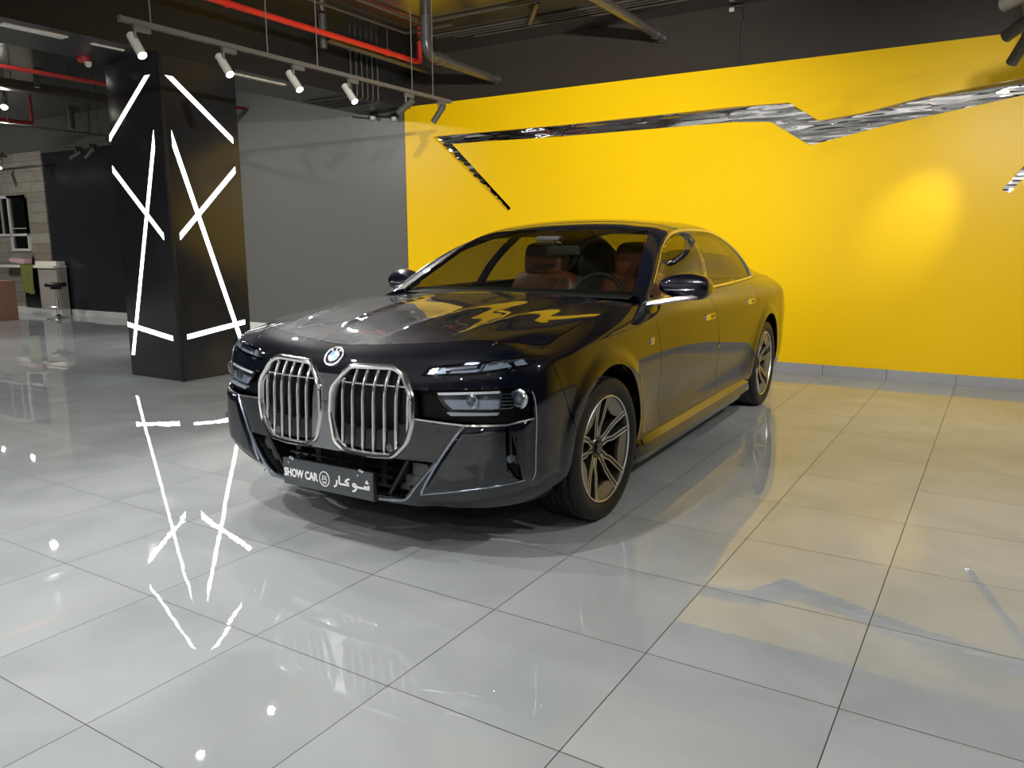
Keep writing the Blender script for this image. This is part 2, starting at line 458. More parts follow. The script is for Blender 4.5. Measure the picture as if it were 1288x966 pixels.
def cut(bm, faces, poly, axis, keep):
    """split FACES by the convex outline POLY extruded along AXIS; returns the faces inside"""
    ia = {'x': (1, 2), 'y': (0, 2), 'z': (0, 1)}[axis]
    c = [sum(p[k] for p in poly) / len(poly) for k in (0, 1)]
    lo = [min(p[k] for p in poly) - .01 for k in (0, 1)]; hi = [max(p[k] for p in poly) + .01 for k in (0, 1)]
    inside = []
    for f in faces:
        if not keep(f): continue
        if any(min(v.co[ia[k]] for v in f.verts) > hi[k] or max(v.co[ia[k]] for v in f.verts) < lo[k] for k in (0, 1)): continue
        inside.append(f)
    for i in range(len(poly)):
        p, q = poly[i], poly[(i + 1) % len(poly)]
        n = (-(q[1] - p[1]), q[0] - p[0])
        if n[0] * (c[0] - p[0]) + n[1] * (c[1] - p[1]) > 0: n = (-n[0], -n[1])
        no = [0, 0, 0]; no[ia[0]], no[ia[1]] = n
        co = [0, 0, 0]; co[ia[0]], co[ia[1]] = p
        no = Vector(no).normalized(); co = Vector(co)
        geom = set(inside)
        for f in inside: geom.update(f.edges); geom.update(f.verts)
        r = bmesh.ops.bisect_plane(bm, geom=list(geom), dist=1e-6, plane_co=co, plane_no=no)
        inside = [g for g in r['geom'] if isinstance(g, bmesh.types.BMFace) and (g.calc_center_median() - co).dot(no) < 0]
    return inside

def panel(name, bm, faces, mt, parent, gap=.0022, depth=.018, edge_ok=None):
    """a body panel of its own: FACES copied out, their border pulled in by GAP and folded back by DEPTH"""
    Ls = bm.verts.layers.float_vector['nrm']
    nb_ = bmesh.new(); L = nb_.verts.layers.float_vector.new('nrm')
    mp = {}
    for f in faces:
        for v in f.verts:
            if v not in mp:
                w = nb_.verts.new(v.co); w[L] = v[Ls]; mp[v] = w
    for f in faces:
        try: nb_.faces.new([mp[v] for v in f.verts]).smooth = True
        except ValueError: pass
    nb_.edges.ensure_lookup_table()
    be = [e for e in nb_.edges if len(e.link_faces) == 1]
    bv = {v for e in be for v in e.verts}
    mv = {}
    for v in bv:
        dsum = Vector()
        for e in v.link_edges:
            if len(e.link_faces) == 1:
                f = e.link_faces[0]
                t = (e.verts[1].co - e.verts[0].co).normalized()
                ins = f.calc_center_median() - (e.verts[0].co + e.verts[1].co) / 2
                ins = ins - t * ins.dot(t)
                if ins.length > 1e-7: dsum += ins.normalized()
        if dsum.length > 1e-6: mv[v] = dsum.normalized() * gap
    for v, dlt in mv.items(): v.co += dlt
    main = len(nb_.faces)
    if depth:
        r = bmesh.ops.extrude_edge_only(nb_, edges=be)
        nv = [g for g in r['geom'] if isinstance(g, bmesh.types.BMVert)]
        for v in nv: v.co -= v[L].normalized() * depth
    me = bpy.data.meshes.new(name)
    nb_.faces.index_update()
    for i, f in enumerate(nb_.faces):
        f.smooth = i < main
    for e in be: e.smooth = False
    nb_.to_mesh(me); nb_.free()
    me.materials.append(mt)
    return link(bpy.data.objects.new(name, me), parent)
body = make_shell(nb, True); hood = make_shell(nh, True); cabin = make_shell(nc, True)
for b_ in (body, hood, cabin): store_normals(b_)
TB, TH, TC = (BVHTree.FromBMesh(b_) for b_ in (body, hood, cabin))

def fx(y, z):      # skin of the nose at (y, z)
    y = max(-.925, min(.925, y)); 
    r = TB.ray_cast(Vector((-3, y, z)), Vector((1, 0, 0)))
    return r[0].x if r[0] is not None and r[0].x < .3 else -.6
def fy(x, z):      # skin of the left flank at (x, z); mirror it for the right one
    best = -.9
    for T in (TB, TC):
        r = T.ray_cast(Vector((x, -3, z)), Vector((0, 1, 0)))
        if r[0] is not None and r[0].y < -.3: best = r[0].y if best == -.9 else min(best, r[0].y)
    return best

CAR = empty('saloon_car', CAR_O, (0, 0, CAR_YAW))
tag(CAR, 'glossy black four-door saloon car with large twin chrome grilles parked on the tiles', 'car')

def plaque(name, poly, off, thick, mt, parent, sub=4, axis='front', sgn=1):
    """a plate that follows the skin: poly in (y, z) on the nose or (x, z) on the flank; OFF is its depth below the skin"""
    bm = bmesh.new()
    bm.faces.new([bm.verts.new((0, p[0], p[1])) for p in poly])
    bmesh.ops.triangulate(bm, faces=bm.faces)
    bmesh.ops.subdivide_edges(bm, edges=bm.edges, cuts=sub, use_grid_fill=True)
    top = list(bm.faces)
    for v in bm.verts:
        a, z = v.co.y, v.co.z
        if axis == 'front': v.co = Vector((fx(a, z) + off, a, z))
        else: v.co = Vector((a, (fy(a, z) + off), z))
    r = bmesh.ops.extrude_face_region(bm, geom=top)
    for g in r['geom']:
        if isinstance(g, bmesh.types.BMVert):
            if axis == 'front': g.co.x += thick
            else: g.co.y += thick
    bmesh.ops.delete(bm, geom=[f for f in top if f.is_valid], context='FACES_ONLY') if False else None
    if sgn < 0:
        for v in bm.verts: v.co.y = -v.co.y
    return obj_bm(name, bm, mt, parent, 30)

def mir(poly): return [(-p[0], p[1]) for p in poly]
def outline_ring(name, pts, prof, mt, parent, deg=40):
    """closed ring along (y, z) points on the nose; prof: (outward, forward) section"""
    n = len(pts); c = sum((Vector(p) for p in pts), Vector((0, 0))) / n
    bm = bmesh.new(); rings = []
    for i in range(n):
        t = (Vector(pts[(i + 1) % n]) - Vector(pts[i - 1])).normalized()
        nn = Vector((t.y, -t.x))
        if nn.dot(Vector(pts[i]) - c) < 0: nn = -nn
        x0 = fx(*pts[i])
        rings.append([bm.verts.new((x0 - h, pts[i][0] + nn.x * d, pts[i][1] + nn.y * d)) for d, h in prof])
    m = len(prof)
    for i in range(n):
        A, B = rings[i], rings[(i + 1) % n]
        for k in range(m): bm.faces.new((A[k], A[(k + 1) % m], B[(k + 1) % m], B[k]))
    return obj_bm(name, bm, mt, parent, deg)

# ---- outlines on the nose, right half (y > 0); the left half is mirrored
KID = [(.085,.785),(.125,.815),(.24,.826),(.345,.822),(.398,.795),(.450,.705),(.453,.60),(.430,.515),(.367,.452),(.25,.442),(.11,.446),(.055,.482),(.028,.60),(.036,.72)]
KID = [(.085,.782),(.122,.816),(.345,.823),(.398,.797),(.452,.705),(.455,.60),(.432,.518),(.364,.449),(.25,.441),(.11,.445),(.055,.482),(.028,.60),(.036,.72)]
KIDS = [tuple(p) for p in rounded(KID, .022)]
UPL = [(.478,.797),(.508,.833),(.69,.861),(.85,.878),(.897,.871),(.885,.842),(.71,.814)]
REC = [(.452,.736),(.66,.748),(.875,.757),(.908,.722),(.915,.63),(.84,.613),(.68,.606),(.452,.622)]
CURT = [(.842,.607),(.874,.615),(.882,.47),(.900,.392),(.880,.37),(.846,.44)]
INT = [(-.545,.437),(.545,.437),(.395,.260),(-.395,.260)]

# ---- cut the skin into panels
keep_front = lambda f: f.calc_center_median().x < -.25
fb = lambda: list(body.faces)
drop = set()
for sg in (1, -1):
    P = KID if sg > 0 else mir(KID)
    R = cut(body, fb(), P, 'x', lambda f: keep_front(f)); bmesh.ops.delete(body, geom=R, context='FACES')
    for poly in (UPL, REC, CURT):
        R = cut(body, fb(), poly if sg > 0 else mir(poly), 'x', lambda f: keep_front(f)); bmesh.ops.delete(body, geom=R, context='FACES')
R = cut(body, fb(), INT, 'x', keep_front); bmesh.ops.delete(body, geom=R, context='FACES')
for xc in (0, 3.215):
    arch = [(xc + .402 * math.cos(a), .367 + .402 * math.sin(a)) for a in [PI * k / 28 for k in range(29)]]
    arch = arch + [(xc - .398, .25), (xc - .385, .10), (xc + .385, .10), (xc + .398, .25)]
    for sg in (-1, 1):
        R = cut(body, fb(), arch, 'y', lambda f: f.calc_center_median().y * sg > .6)
        bmesh.ops.delete(body, geom=R, context='FACES')
PAN = body.faces.layers.int.new('pan')
def assign(poly, sg, pid, only0=True):
    R = cut(body, fb(), poly, 'y', lambda f: f.calc_center_median().y * sg > .3 and f[PAN] == 0)
    for f in R: f[PAN] = pid
FD = [(.60,1.15),(.606,.95),(.64,.81),(.745,.523),(.845,.225),(.86,.12),(1.88,.12),(1.93,.27),(1.975,.36),(1.965,.42),(1.865,.62),(1.755,.85),(1.64,1.15)]
def chain(poly, lo, hi): return poly
FD = [(.615,1.15),(.64,.81),(.745,.523),(.85,.225),(.88,.12),(1.90,.12),(1.945,.32),(1.955,.42),(1.865,.62),(1.755,.85),(1.60,1.15)]
RD = [(1.50,1.15),(1.90,.12),(2.50,.12),(2.56,.25),(2.775,.64),(2.90,.87),(3.05,1.15)]
BUMP = [(-1.2,.1),(-1.2,1.1),(-.66,1.1),(-.545,.868),(-.30,.71),(-.05,.1)]
for sg, a in ((-1, 0), (1, 4)):
    assign(BUMP, sg, 1)
    assign(FD, sg, 2 + a)
    assign(RD, sg, 3 + a)
    assign([(-1.2,.1),(-1.2,1.2),(.9,1.2),(.9,.1)], sg, 4 + a)
for f in body.faces:
    if f[PAN] == 0 and f.calc_center_median().x < -.4: f[PAN] = 1
def pick(i): return [f for f in body.faces if f[PAN] == i]
panel('front_bumper', body, pick(1), M['paint'], CAR)
for sg, a, side in ((-1, 0, 'left'), (1, 4, 'right')):
    fd = panel('front_door', body, pick(2 + a), M['paint'], CAR)
    rd = panel('rear_door', body, pick(3 + a), M['paint'], CAR)
    ff = panel('front_fender', body, pick(4 + a), M['paint'], CAR)
    # door handles lie flush in the flank
    for dr, x0, x1 in ((fd, 1.50, 1.71), (rd, 2.53, 2.74)):
        zc = .872 if dr is fd else .906
        hp = [(x0, zc - .016), (x0 + .01, zc - .02), (x1 - .012, zc - .016), (x1, zc - .008), (x1 - .002, zc + .014), (x1 - .02, zc + .018), (x0 + .012, zc + .018), (x0, zc + .012)]
        h = plaque('door_handle', hp, -.007, .012, M['handle'], dr, 1, 'side', -sg)
        plaque('handle_recess', [(x1 - .10, zc - .011), (x1 - .02, zc - .009), (x1 - .02, zc + .011), (x1 - .10, zc + .011)], -.0095, .004, M['gloss_black'], dr, 1, 'side', -sg)
    plaque('fender_badge', [(.525, .805), (.585, .803), (.592, .84), (.532, .842)], -.004, .006, M['satin_chrome'], ff, 1, 'side', -sg)
    bl = [[(.531,.808),(.541,.808),(.546,.839),(.536,.839)], [(.545,.808),(.552,.808),(.557,.839),(.550,.839)]]
    for q, mm in zip(bl, ('badge_blue', 'badge_red')):
        plaque('badge_stripe', q, -.0055, .002, M[mm], ff, 0, 'side', -sg)
panel('body_shell', body, pick(0), M['paint'], CAR)
panel('bonnet', hood, list(hood.faces), M['paint'], CAR, depth=.02)

# cabin: windscreen, rear window, side windows, the rest is roof and pillars
PC = cabin.faces.layers.int.new('pan')
def assign_c(poly, axis, pid, cond):
    R = cut(cabin, list(cabin.faces), poly, axis, lambda f: f[PC] == 0 and cond(f.calc_center_median()))
    for f in R: f[PC] = pid
for sg in (-1, 1):
    s_ = lambda P: [(p[0], p[1] * sg) for p in P]
    assign_c(s_([(.60, -.001), (1.285, -.001), (1.40, .605), (.685, .80), (.60, .78)]), 'z', 1, lambda c: c.z > 1.0 and abs(c.y) < .83 and c.x < 1.6)
    assign_c(s_([(3.03, -.001), (3.03, .50), (3.72, .545), (3.78, -.001)]), 'z', 2, lambda c: c.x > 2.8)
    FW = [(.735,1.045),(.93,1.168),(1.25,1.315),(1.58,1.398),(1.885,1.412),(1.885,1.395),(1.66,1.052),(1.3,1.038)]
    RW = [(1.745,1.054),(1.975,1.415),(2.42,1.415),(2.66,1.375),(2.88,1.305),(3.01,1.20),(3.03,1.082)]
    assign_c(FW, 'y', 3 if sg < 0 else 5, lambda c: c.y * sg > .55)
    assign_c(RW, 'y', 4 if sg < 0 else 6, lambda c: c.y * sg > .55)
pk = lambda i: [f for f in cabin.faces if f[PC] == i]
panel('windscreen', cabin, pk(1), M['windscreen'], CAR, gap=.003, depth=0)
panel('rear_window', cabin, pk(2), M['side_glass'], CAR, gap=.003, depth=0)
for i, n_ in ((3, 'front_side_window'), (4, 'rear_side_window'), (5, 'front_side_window'), (6, 'rear_side_window')):
    panel(n_, cabin, pk(i), M['side_glass'], CAR, gap=.003, depth=0)
panel('roof_and_pillars', cabin, pk(0), M['paint'], CAR, gap=.0, depth=.03)

# chrome line round the side windows, black pillar between them
DLO = [(.665,1.03),(.92,1.18),(1.25,1.332),(1.58,1.414),(1.93,1.434),(2.42,1.430),(2.68,1.388),(2.905,1.316),(3.04,1.20),(3.065,1.072)]
top = [tuple(p) for p in chaikin(DLO, 2, False)]
belt = [(.665 + (3.065 - .665) * k / 30, 1.03 + .042 * k / 30) for k in range(31)]
for sg in (-1, 1):
    bm = bmesh.new()
    for line, r_ in ((top, .0115), (belt, .010)):
        add_tube(bm, [(x, (fy(x, z) - .003) * -sg, z) for x, z in line], r_, 8)
    obj_bm('window_trim', bm, M['window_trim'], CAR, 60)
    plaque('door_pillar', [(1.665,1.05),(1.89,1.41),(1.97,1.415),(1.74,1.05)], -.001, .006, M['gloss_black'], CAR, 3, 'side', -sg)

# deck behind the cabin
V = []; F = []
for sg in (-1, 1):
    a = [tuple(p * np.array([1, sg, 1])) for p in nc[-1]]
    tcurve = nb[:, -1]; tc = [p for p in tcurve if p[0] > 4.0]
    tc = [tc[round(i * (len(tc) - 1) / (len(a) - 1))] * np.array([1, sg, 1]) for i in range(len(a))]
    o_ = len(V); V += a + [tuple(t) for t in tc]
    n_ = len(a)
    for i in range(n_ - 1): F.append((o_ + i, o_ + i + 1, o_ + n_ + i + 1, o_ + n_ + i))
obj_py('boot_lid', V, F, M['paint'], CAR, 60)

# sills, floor pan, wheel housings
for sg in (-1, 1):
    xs = [.40, .46, .6] + [.8 + .2 * k for k in range(10)] + [2.72, 2.79]
    prof = [(.880, .31), (.935, .292), (.962, .262), (.967, .205), (.945, .165), (.82, .155), (.82, .30)]
    vs, fs = [], []
    for i, x in enumerate(xs):
        e = 0 if .5 < x < 2.7 else (-.022 if x in (.40, 2.79) else -.006)
        vs += [(x, sg * (p[0] + (e if p[0] > .9 else 0)), p[1] + .012 * (x / 2.8)) for p in prof]
    m_ = len(prof)
    for i in range(len(xs) - 1):
        for k in range(m_): fs.append((i * m_ + k, i * m_ + (k + 1) % m_, (i + 1) * m_ + (k + 1) % m_, (i + 1) * m_ + k))
    fs += [tuple(range(m_)), tuple(range((len(xs) - 1) * m_, len(xs) * m_))]
    obj_py('side_skirt', vs, fs, M['paint'], CAR, 20)
bm = bmesh.new()
add_box(bm, (1.6, 0, .24), (4.3, 1.28, .12)); add_box(bm, (1.61, 0, .24), (2.3, 1.76, .12))
obj_bm('underbody', bm, M['matte_black'], CAR)
for xc in (0, 3.215):
    for sg in (-1, 1):
        vs, fs = [], []; K = 20
        prof = [(.395, .93), (.43, .925), (.43, .60)]
        for k in range(K + 1):
            a = -.35 + (PI + .7) * k / K
            for r_, y_ in prof: vs.append((xc + r_ * math.cos(a), sg * y_, .367 + r_ * math.sin(a)))
            vs.append((xc + .10 * math.cos(a), sg * .60, .367 + .10 * math.sin(a)))
        for k in range(K):
            for j in range(3): fs.append((4 * k + j, 4 * k + j + 1, 4 * k + 5 + j, 4 * k + 4 + j))
        obj_py('wheel_housing', vs, fs, M['matte_black'], CAR)

# ---- twin grilles
frame_prof = [(-.013, -.02), (-.013, .006), (-.008, .014), (.002, .017), (.010, .012), (.014, .002), (.014, -.02)]
for sg in (-1, 1):
    kp = [(p[0] * sg, p[1]) for p in KIDS]
    vs, fs = [], []; n_ = len(kp)
    for p in kp: vs.append((fx(*p) + .006, *p))
    for p in kp: vs.append((-.80, p[0] * .98 + .005 * sg, p[1]))
    for i in range(n_): fs.append((i, (i + 1) % n_, n_ + (i + 1) % n_, n_ + i))
    fs.append(tuple(range(n_, 2 * n_)))
    kg = obj_py('kidney_grille', vs, fs, M['grille_black'], CAR, 20)
    outline_ring('grille_frame', kp, frame_prof, M['grille_chrome'], kg)
    ys = [.082 + .0565 * k for k in range(7)]
    def zr(y):
        z = []
        for i in range(n_):
            p, q = KIDS[i], KIDS[(i + 1) % n_]
            if (p[0] - y) * (q[0] - y) <= 0 and abs(p[0] - q[0]) > 1e-9: z.append(p[1] + (q[1] - p[1]) * (y - p[0]) / (q[0] - p[0]))
        return min(z) + .006, max(z) - .006
    for y in ys:
        z0, z1 = zr(y); vs, fs = [], []; N_ = 14
        for i in range(N_ + 1):
            z = z0 + (z1 - z0) * i / N_
            x = fx(y * sg, z) + .010 + (.012 * max(0, (z - .745) / .08))
            w = .0076
            for dx, w_ in ((.048, w * .8), (.008, w), (.002, w * .7), (-.001, w * .3)):
                vs.append((x + dx, y * sg - w_, z))
            for dx, w_ in ((-.001, w * .3), (.002, w * .7), (.008, w), (.048, w * .8)):
                vs.append((x + dx, y * sg + w_, z))
        for i in range(N_):
            for k in range(8): fs.append((8 * i + k, 8 * i + (k + 1) % 8, 8 * i + 8 + (k + 1) % 8, 8 * i + 8 + k))
        fs += [tuple(range(8)), tuple(range(8 * N_, 8 * N_ + 8))]
        obj_py('slat', vs, fs, M['slat_chrome'], kg, 50)
    for k, y in enumerate(ys[:-1] + [ys[-1]]):
        if k == 6: continue
        yc = y + .028; z0 = zr(yc)[0]
        bm = bmesh.new()
        add_box(bm, (fx(yc * sg, .5) + .045, yc * sg, max(.49, z0 + .055)), (.05, .036, .085), Matrix.Rotation(math.radians(8), 3, 'Y'), .004)
        obj_bm('shutter_flap', bm, M['flap_black'], kg)
    bm = bmesh.new()
    for a_, b_ in zip(ys[:-1], ys[1:]):
        y = (a_ + b_) / 2; add_box(bm, (fx(y * sg, .748) + .018, y * sg, .746), (.012, .040, .0075), None, .002)
    add_box(bm, (fx(.43 * sg, .748) + .016, .4335 * sg, .742), (.012, .022, .012), None, .002)
    add_box(bm, (fx(.055 * sg, .748) + .018, .062 * sg, .748), (.012, .022, .010), None, .002)
    obj_bm('cross_bar', bm, M['grille_chrome'], kg)
    bm = bmesh.new()
    yc = (ys[4] + ys[5]) / 2; add_lathe(bm, [(0, -.012), (.016, -.012), (.019, -.008), (.019, .02)], 20, 'x', (fx(yc * sg, .47) + .022, yc * sg, .478))
    obj_bm('grille_camera', bm, M['lens'], kg)
BR = [(.070,.777),(.028,.725),(.021,.60),(.045,.478),(.085,.440),(-.085,.440),(-.045,.478),(-.021,.60),(-.028,.725),(-.070,.777)]
br = plaque('grille_bridge', BR, -.006, .012, M['satin_grey'], CAR, 2)
bm = bmesh.new(); add_lathe(bm, [(0, -.012), (.006, -.012), (.009, -.008), (.009, .01)], 16, 'x', (fx(0, .655), 0, .655)); obj_bm('bridge_camera', bm, M['lens'], br)

# ---- head lamps
for sg in (-1, 1):
    s_ = lambda P: [(p[0] * sg, p[1]) for p in P]
    up = plaque('upper_headlamp', s_(UPL), .012, .03, M['gloss_black'], CAR, 3)
    cr = [([(.50,.803),(.515,.827),(.545,.832),(.525,.805)], 'lamp_silver'), ([(.535,.806),(.553,.831),(.565,.833),(.580,.810)], 'lamp_grey'),
          ([(.565,.820),(.568,.831),(.70,.846),(.70,.836)], 'lamp_silver'), ([(.59,.811),(.60,.819),(.715,.832),(.705,.820)], 'lamp_grey'),
          ([(.64,.845),(.65,.853),(.71,.861),(.70,.851)], 'lamp_silver'), ([(.725,.824),(.735,.851),(.85,.868),(.872,.849)], 'lamp_grey'),
          ([(.74,.846),(.75,.862),(.86,.874),(.86,.866)], 'lamp_silver'), ([(.71,.822),(.718,.85),(.727,.851),(.719,.823)], 'lamp_silver')]
    for q, mm in cr: plaque('light_strip', s_(q), .006, .006, M[mm], up, 1)
    plaque('lamp_cover', s_(UPL), .0015, .002, M['lamp_glass'], up, 3)
    lo = plaque('lower_headlamp', s_(REC), .045, .04, M['lamp_black'], CAR, 4)
    LMP = [(.553,.731),(.71,.740),(.862,.749),(.890,.742),(.906,.705),(.905,.668),(.815,.669),(.615,.660),(.585,.683)]
    plaque('reflector', s_([(.560,.724),(.80,.740),(.80,.672),(.618,.664),(.592,.684)]), .022, .01, M['lamp_grey'], lo, 3)
    plaque('lamp_shade', s_([(.562,.722),(.80,.738),(.80,.712),(.576,.703)]), .018, .004, M['lamp_dark'], lo, 3)
    plaque('light_strip', s_([(.553,.731),(.80,.746),(.80,.737),(.560,.722)]), .010, .008, M['lamp_white'], lo, 2)
    for k in range(5):
        z = .672 + .0145 * k
        plaque('lamp_fin', s_([(.803,z),(.803,z+.006),(.845,z+.007),(.845,z+.001)]), .010, .01, M['lamp_silver'], lo, 0)
    for (yc, zc, r_) in ((.690,.703,.026), (.862,.712,.033)):
        bm = bmesh.new(); x0 = fx(yc * sg, zc)
        add_lathe(bm, [(r_ * 1.25, .014), (r_ * 1.3, .004), (r_ * 1.1, .001), (r_ * 1.0, .006), (r_ * .9, .004), (r_ * .5, -.006), (0, -.009)], 32, 'x', (x0 + .016, yc * sg, zc))
        pj = obj_bm('projector_ring', bm, M['lamp_silver'], lo)
        bm = bmesh.new(); add_lathe(bm, [(r_ * .85, .004), (r_ * .7, -.001), (r_ * .4, -.005), (0, -.006)], 32, 'x', (x0 + .012, yc * sg, zc))
        obj_bm('projector_lens', bm, M['lens'], lo)
    plaque('lamp_cover', s_(LMP), .003, .002, M['lamp_glass'], lo, 4)
    plaque('lamp_sill', s_([(.62,.640),(.80,.648),(.80,.657),(.60,.652)]), .006, .02, M['lamp_grey'], lo, 2)
    plaque('lamp_trim', s_([(.455,.622),(.68,.607),(.84,.614),(.915,.631),(.915,.626),(.84,.607),(.68,.600),(.455,.616)]), -.004, .01, M['satin_chrome'], lo, 2)
    # air curtain slot with its sensor
    ac = plaque('air_curtain', s_(CURT), .016, .02, M['lamp_black'], CAR, 2)
    plaque('curtain_fin', s_([(.850,.60),(.856,.60),(.862,.48),(.855,.47)]), .004, .03, M['gloss_black'], ac, 1)
    plaque('curtain_fin', s_([(.842,.607),(.874,.615),(.882,.47),(.900,.392),(.897,.388),(.878,.468),(.870,.610),(.842,.603)]), -.002, .03, M['paint'], ac, 1)
    plaque('curtain_shelf', s_([(.845,.485),(.880,.475),(.888,.44),(.846,.455)]), .01, .03, M['gloss_black'], ac, 1)
    bm = bmesh.new(); add_lathe(bm, [(0, -.008), (.011, -.008), (.016, -.004), (.018, .004), (.018, .02)], 20, 'x', (fx(.852 * sg, .47) + .004, .854 * sg, .468)); obj_bm('parking_sensor', bm, M['lens'], ac)
    # reflections on the body-coloured bumper edges, put in as pale tubes
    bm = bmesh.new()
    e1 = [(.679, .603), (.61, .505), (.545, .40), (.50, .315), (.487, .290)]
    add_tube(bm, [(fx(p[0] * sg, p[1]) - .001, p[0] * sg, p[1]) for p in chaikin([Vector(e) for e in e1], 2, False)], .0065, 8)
    obj_bm('blade_glint', bm, M['edge_glint'], CAR)
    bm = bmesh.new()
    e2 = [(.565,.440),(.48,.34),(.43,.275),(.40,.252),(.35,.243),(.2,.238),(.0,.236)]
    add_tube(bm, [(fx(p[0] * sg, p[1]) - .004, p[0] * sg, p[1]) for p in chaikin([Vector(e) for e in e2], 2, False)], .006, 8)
    obj_bm('intake_glint', bm, M['edge_glint'], CAR)
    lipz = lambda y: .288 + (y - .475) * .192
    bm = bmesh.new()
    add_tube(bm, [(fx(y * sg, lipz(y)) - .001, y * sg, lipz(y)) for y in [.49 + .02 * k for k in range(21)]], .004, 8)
    obj_bm('lip_glint', bm, M['edge_glint'], CAR)
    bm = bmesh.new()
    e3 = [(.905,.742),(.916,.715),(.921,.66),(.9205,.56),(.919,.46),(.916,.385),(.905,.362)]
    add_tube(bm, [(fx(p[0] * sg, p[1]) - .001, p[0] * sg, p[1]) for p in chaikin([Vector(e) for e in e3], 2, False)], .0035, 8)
    obj_bm('corner_glint', bm, M['edge_glint'], CAR)
# lower air intake
vs = []
for p in INT: vs.append((fx(*p) + .006, *p))
for p in INT: vs.append((-.70, p[0] * .95, p[1]))
it = obj_py('lower_intake', vs, [(0,1,5,4),(1,2,6,5),(2,3,7,6),(3,0,4,7),(4,5,6,7)], M['satin_black'], CAR, 0)
for sg in (-1, 1):
    bm = bmesh.new(); add_tube(bm, [(fx(.415*sg,.43)+.02, .42 * sg, .432), (fx(.31*sg,.27)+.02, .315 * sg, .268)], .009, 6); add_box(bm, (-.80, .37 * sg, .35), (.15, .012, .17), Matrix.Rotation(-.55 * sg, 3, 'X')); obj_bm('intake_fin', bm, M['flap_black'], it)
    bm = bmesh.new()
    add_box(bm, (-.80, .455 * sg, .385), (.08, .085, .06), None, .01); add_box(bm, (-.79, .415 * sg, .33), (.09, .09, .05), None, .01); add_box(bm, (-.80, .36 * sg, .295), (.06, .06, .03), None, .006)
    obj_bm('cooler', bm, M['cooler_grey'], it)
bm = bmesh.new()
for z in (.41, .37, .33, .29): add_box(bm, (-.845, 0, z), (.012, .62, .010))
for k in range(5): add_box(bm, (-.842, -.26 + .13 * k, .35), (.008, .03, .13))
obj_bm('intake_mesh', bm, M['flap_black'], it)

# badge on the nose
bx = (fx(0, .845)); 
n_ = TB.ray_cast(Vector((-3, 0, .845)), Vector((1, 0, 0)))[1]
rot = Vector((0, 0, 1)).rotation_difference(n_).to_matrix().to_4x4()
# spin so that the badge stands upright seen from the front
ux = rot.to_3x3() @ Vector((1, 0, 0)); want = Vector((0, -1, 0))
zax = n_.normalized(); xax = (want - zax * want.dot(zax)).normalized(); yax = zax.cross(xax)
B = Matrix((xax, yax, zax)).transposed().to_4x4(); B.translation = Vector((bx, 0, .845)) + zax * .002
def put(o, mtx): o.matrix_local = mtx; return o
em = put(lathe('nose_badge', [(0, .004), (.0445, .004), (.046, .006), (.049, .006), (.050, 0), (.050, -.006), (0, -.006)], M['satin_chrome'], CAR, 48), B)
lathe('badge_ring', [(.029, .0045), (.029, .0065), (.044, .0065), (.0445, .0045)], M['gloss_black'], em, 48)
for k in range(4):
    pts = [(0, 0)] + [(.0285 * math.cos(PI / 2 * (k + j / 10)), .0285 * math.sin(PI / 2 * (k + j / 10))) for j in range(11)]
    prism('badge_quarter', pts, lambda p: (p[0], p[1], .004), lambda p: (p[0], p[1], .0068), M['blue_enamel'] if k % 2 == 1 else M['white_enamel'], em, 0)
def text_mesh(name, txt, size, mtx, mt, parent, depth=.0008, bold=0.0, sx=1.0, align='CENTER'):
    cu = bpy.data.curves.new(name, 'FONT'); cu.body = txt; cu.size = size; cu.extrude = depth; cu.offset = bold
    cu.align_x = align; cu.align_y = 'CENTER'
    t = bpy.data.objects.new(name + '_tmp', cu); COL.objects.link(t)
    bpy.context.view_layer.update()
    me = bpy.data.meshes.new_from_object(t.evaluated_get(bpy.context.evaluated_depsgraph_get()))
    bpy.data.objects.remove(t); bpy.data.curves.remove(cu)
    me.name = name; me.materials.clear(); me.materials.append(mt)
    o = link(bpy.data.objects.new(name, me), parent)
    o.matrix_local = mtx @ Matrix.Diagonal((sx, 1, 1, 1))
    return o
for ch, a in (('B', 128), ('M', 90), ('W', 52)):
    r_ = math.radians(a)
    text_mesh('badge_letter', ch, .014, Matrix.Translation((.0365 * math.cos(r_), .0365 * math.sin(r_), .0068)) @ Matrix.Rotation(r_ - PI / 2, 4, 'Z'), M['white_enamel'], em, .0003, .0003)

# number plate
PC_ = Vector((-.968, -.037, .319))
pl_ = box('number_plate', PC_, (.012, .535, .124), M['plate'], CAR, .004)
bm = bmesh.new()
add_box(bm, PC_ + Vector((.014, 0, -.002)), (.02, .545, .13), None, .006); add_box(bm, PC_ + Vector((.05, 0, 0)), (.06, .2, .05))
obj_bm('plate_holder', bm, M['gloss_black'], pl_)
for dy in (.21, -.205):
    bm = bmesh.new(); add_box(bm, PC_ + Vector((-.002, dy, .064)), (.018, .03, .008), Matrix.Rotation(.3, 3, 'X'), .003); obj_bm('plate_clip', bm, M['chrome'], pl_)
    bm = bmesh.new(); add_lathe(bm, [(0, -.003), (.005, -.002), (.006, .002)], 12, 'x', PC_ + Vector((-.006, dy + .02 * (1 if dy > 0 else 1), .042))); obj_bm('plate_screw', bm, M['chrome'], pl_)
TX = Matrix(((0, 0, -1, 0), (-1, 0, 0, 0), (0, 1, 0, 0), (0, 0, 0, 1)))
def on_plate(y, z): m_ = TX.copy(); m_.translation = PC_ + Vector((-.0068, y, z)); return m_
text_mesh('plate_word', 'SHOW CAR', .052, on_plate(.157, -.006), M['white_letter'], pl_, .0008, .0016, .75)
bm = bmesh.new()
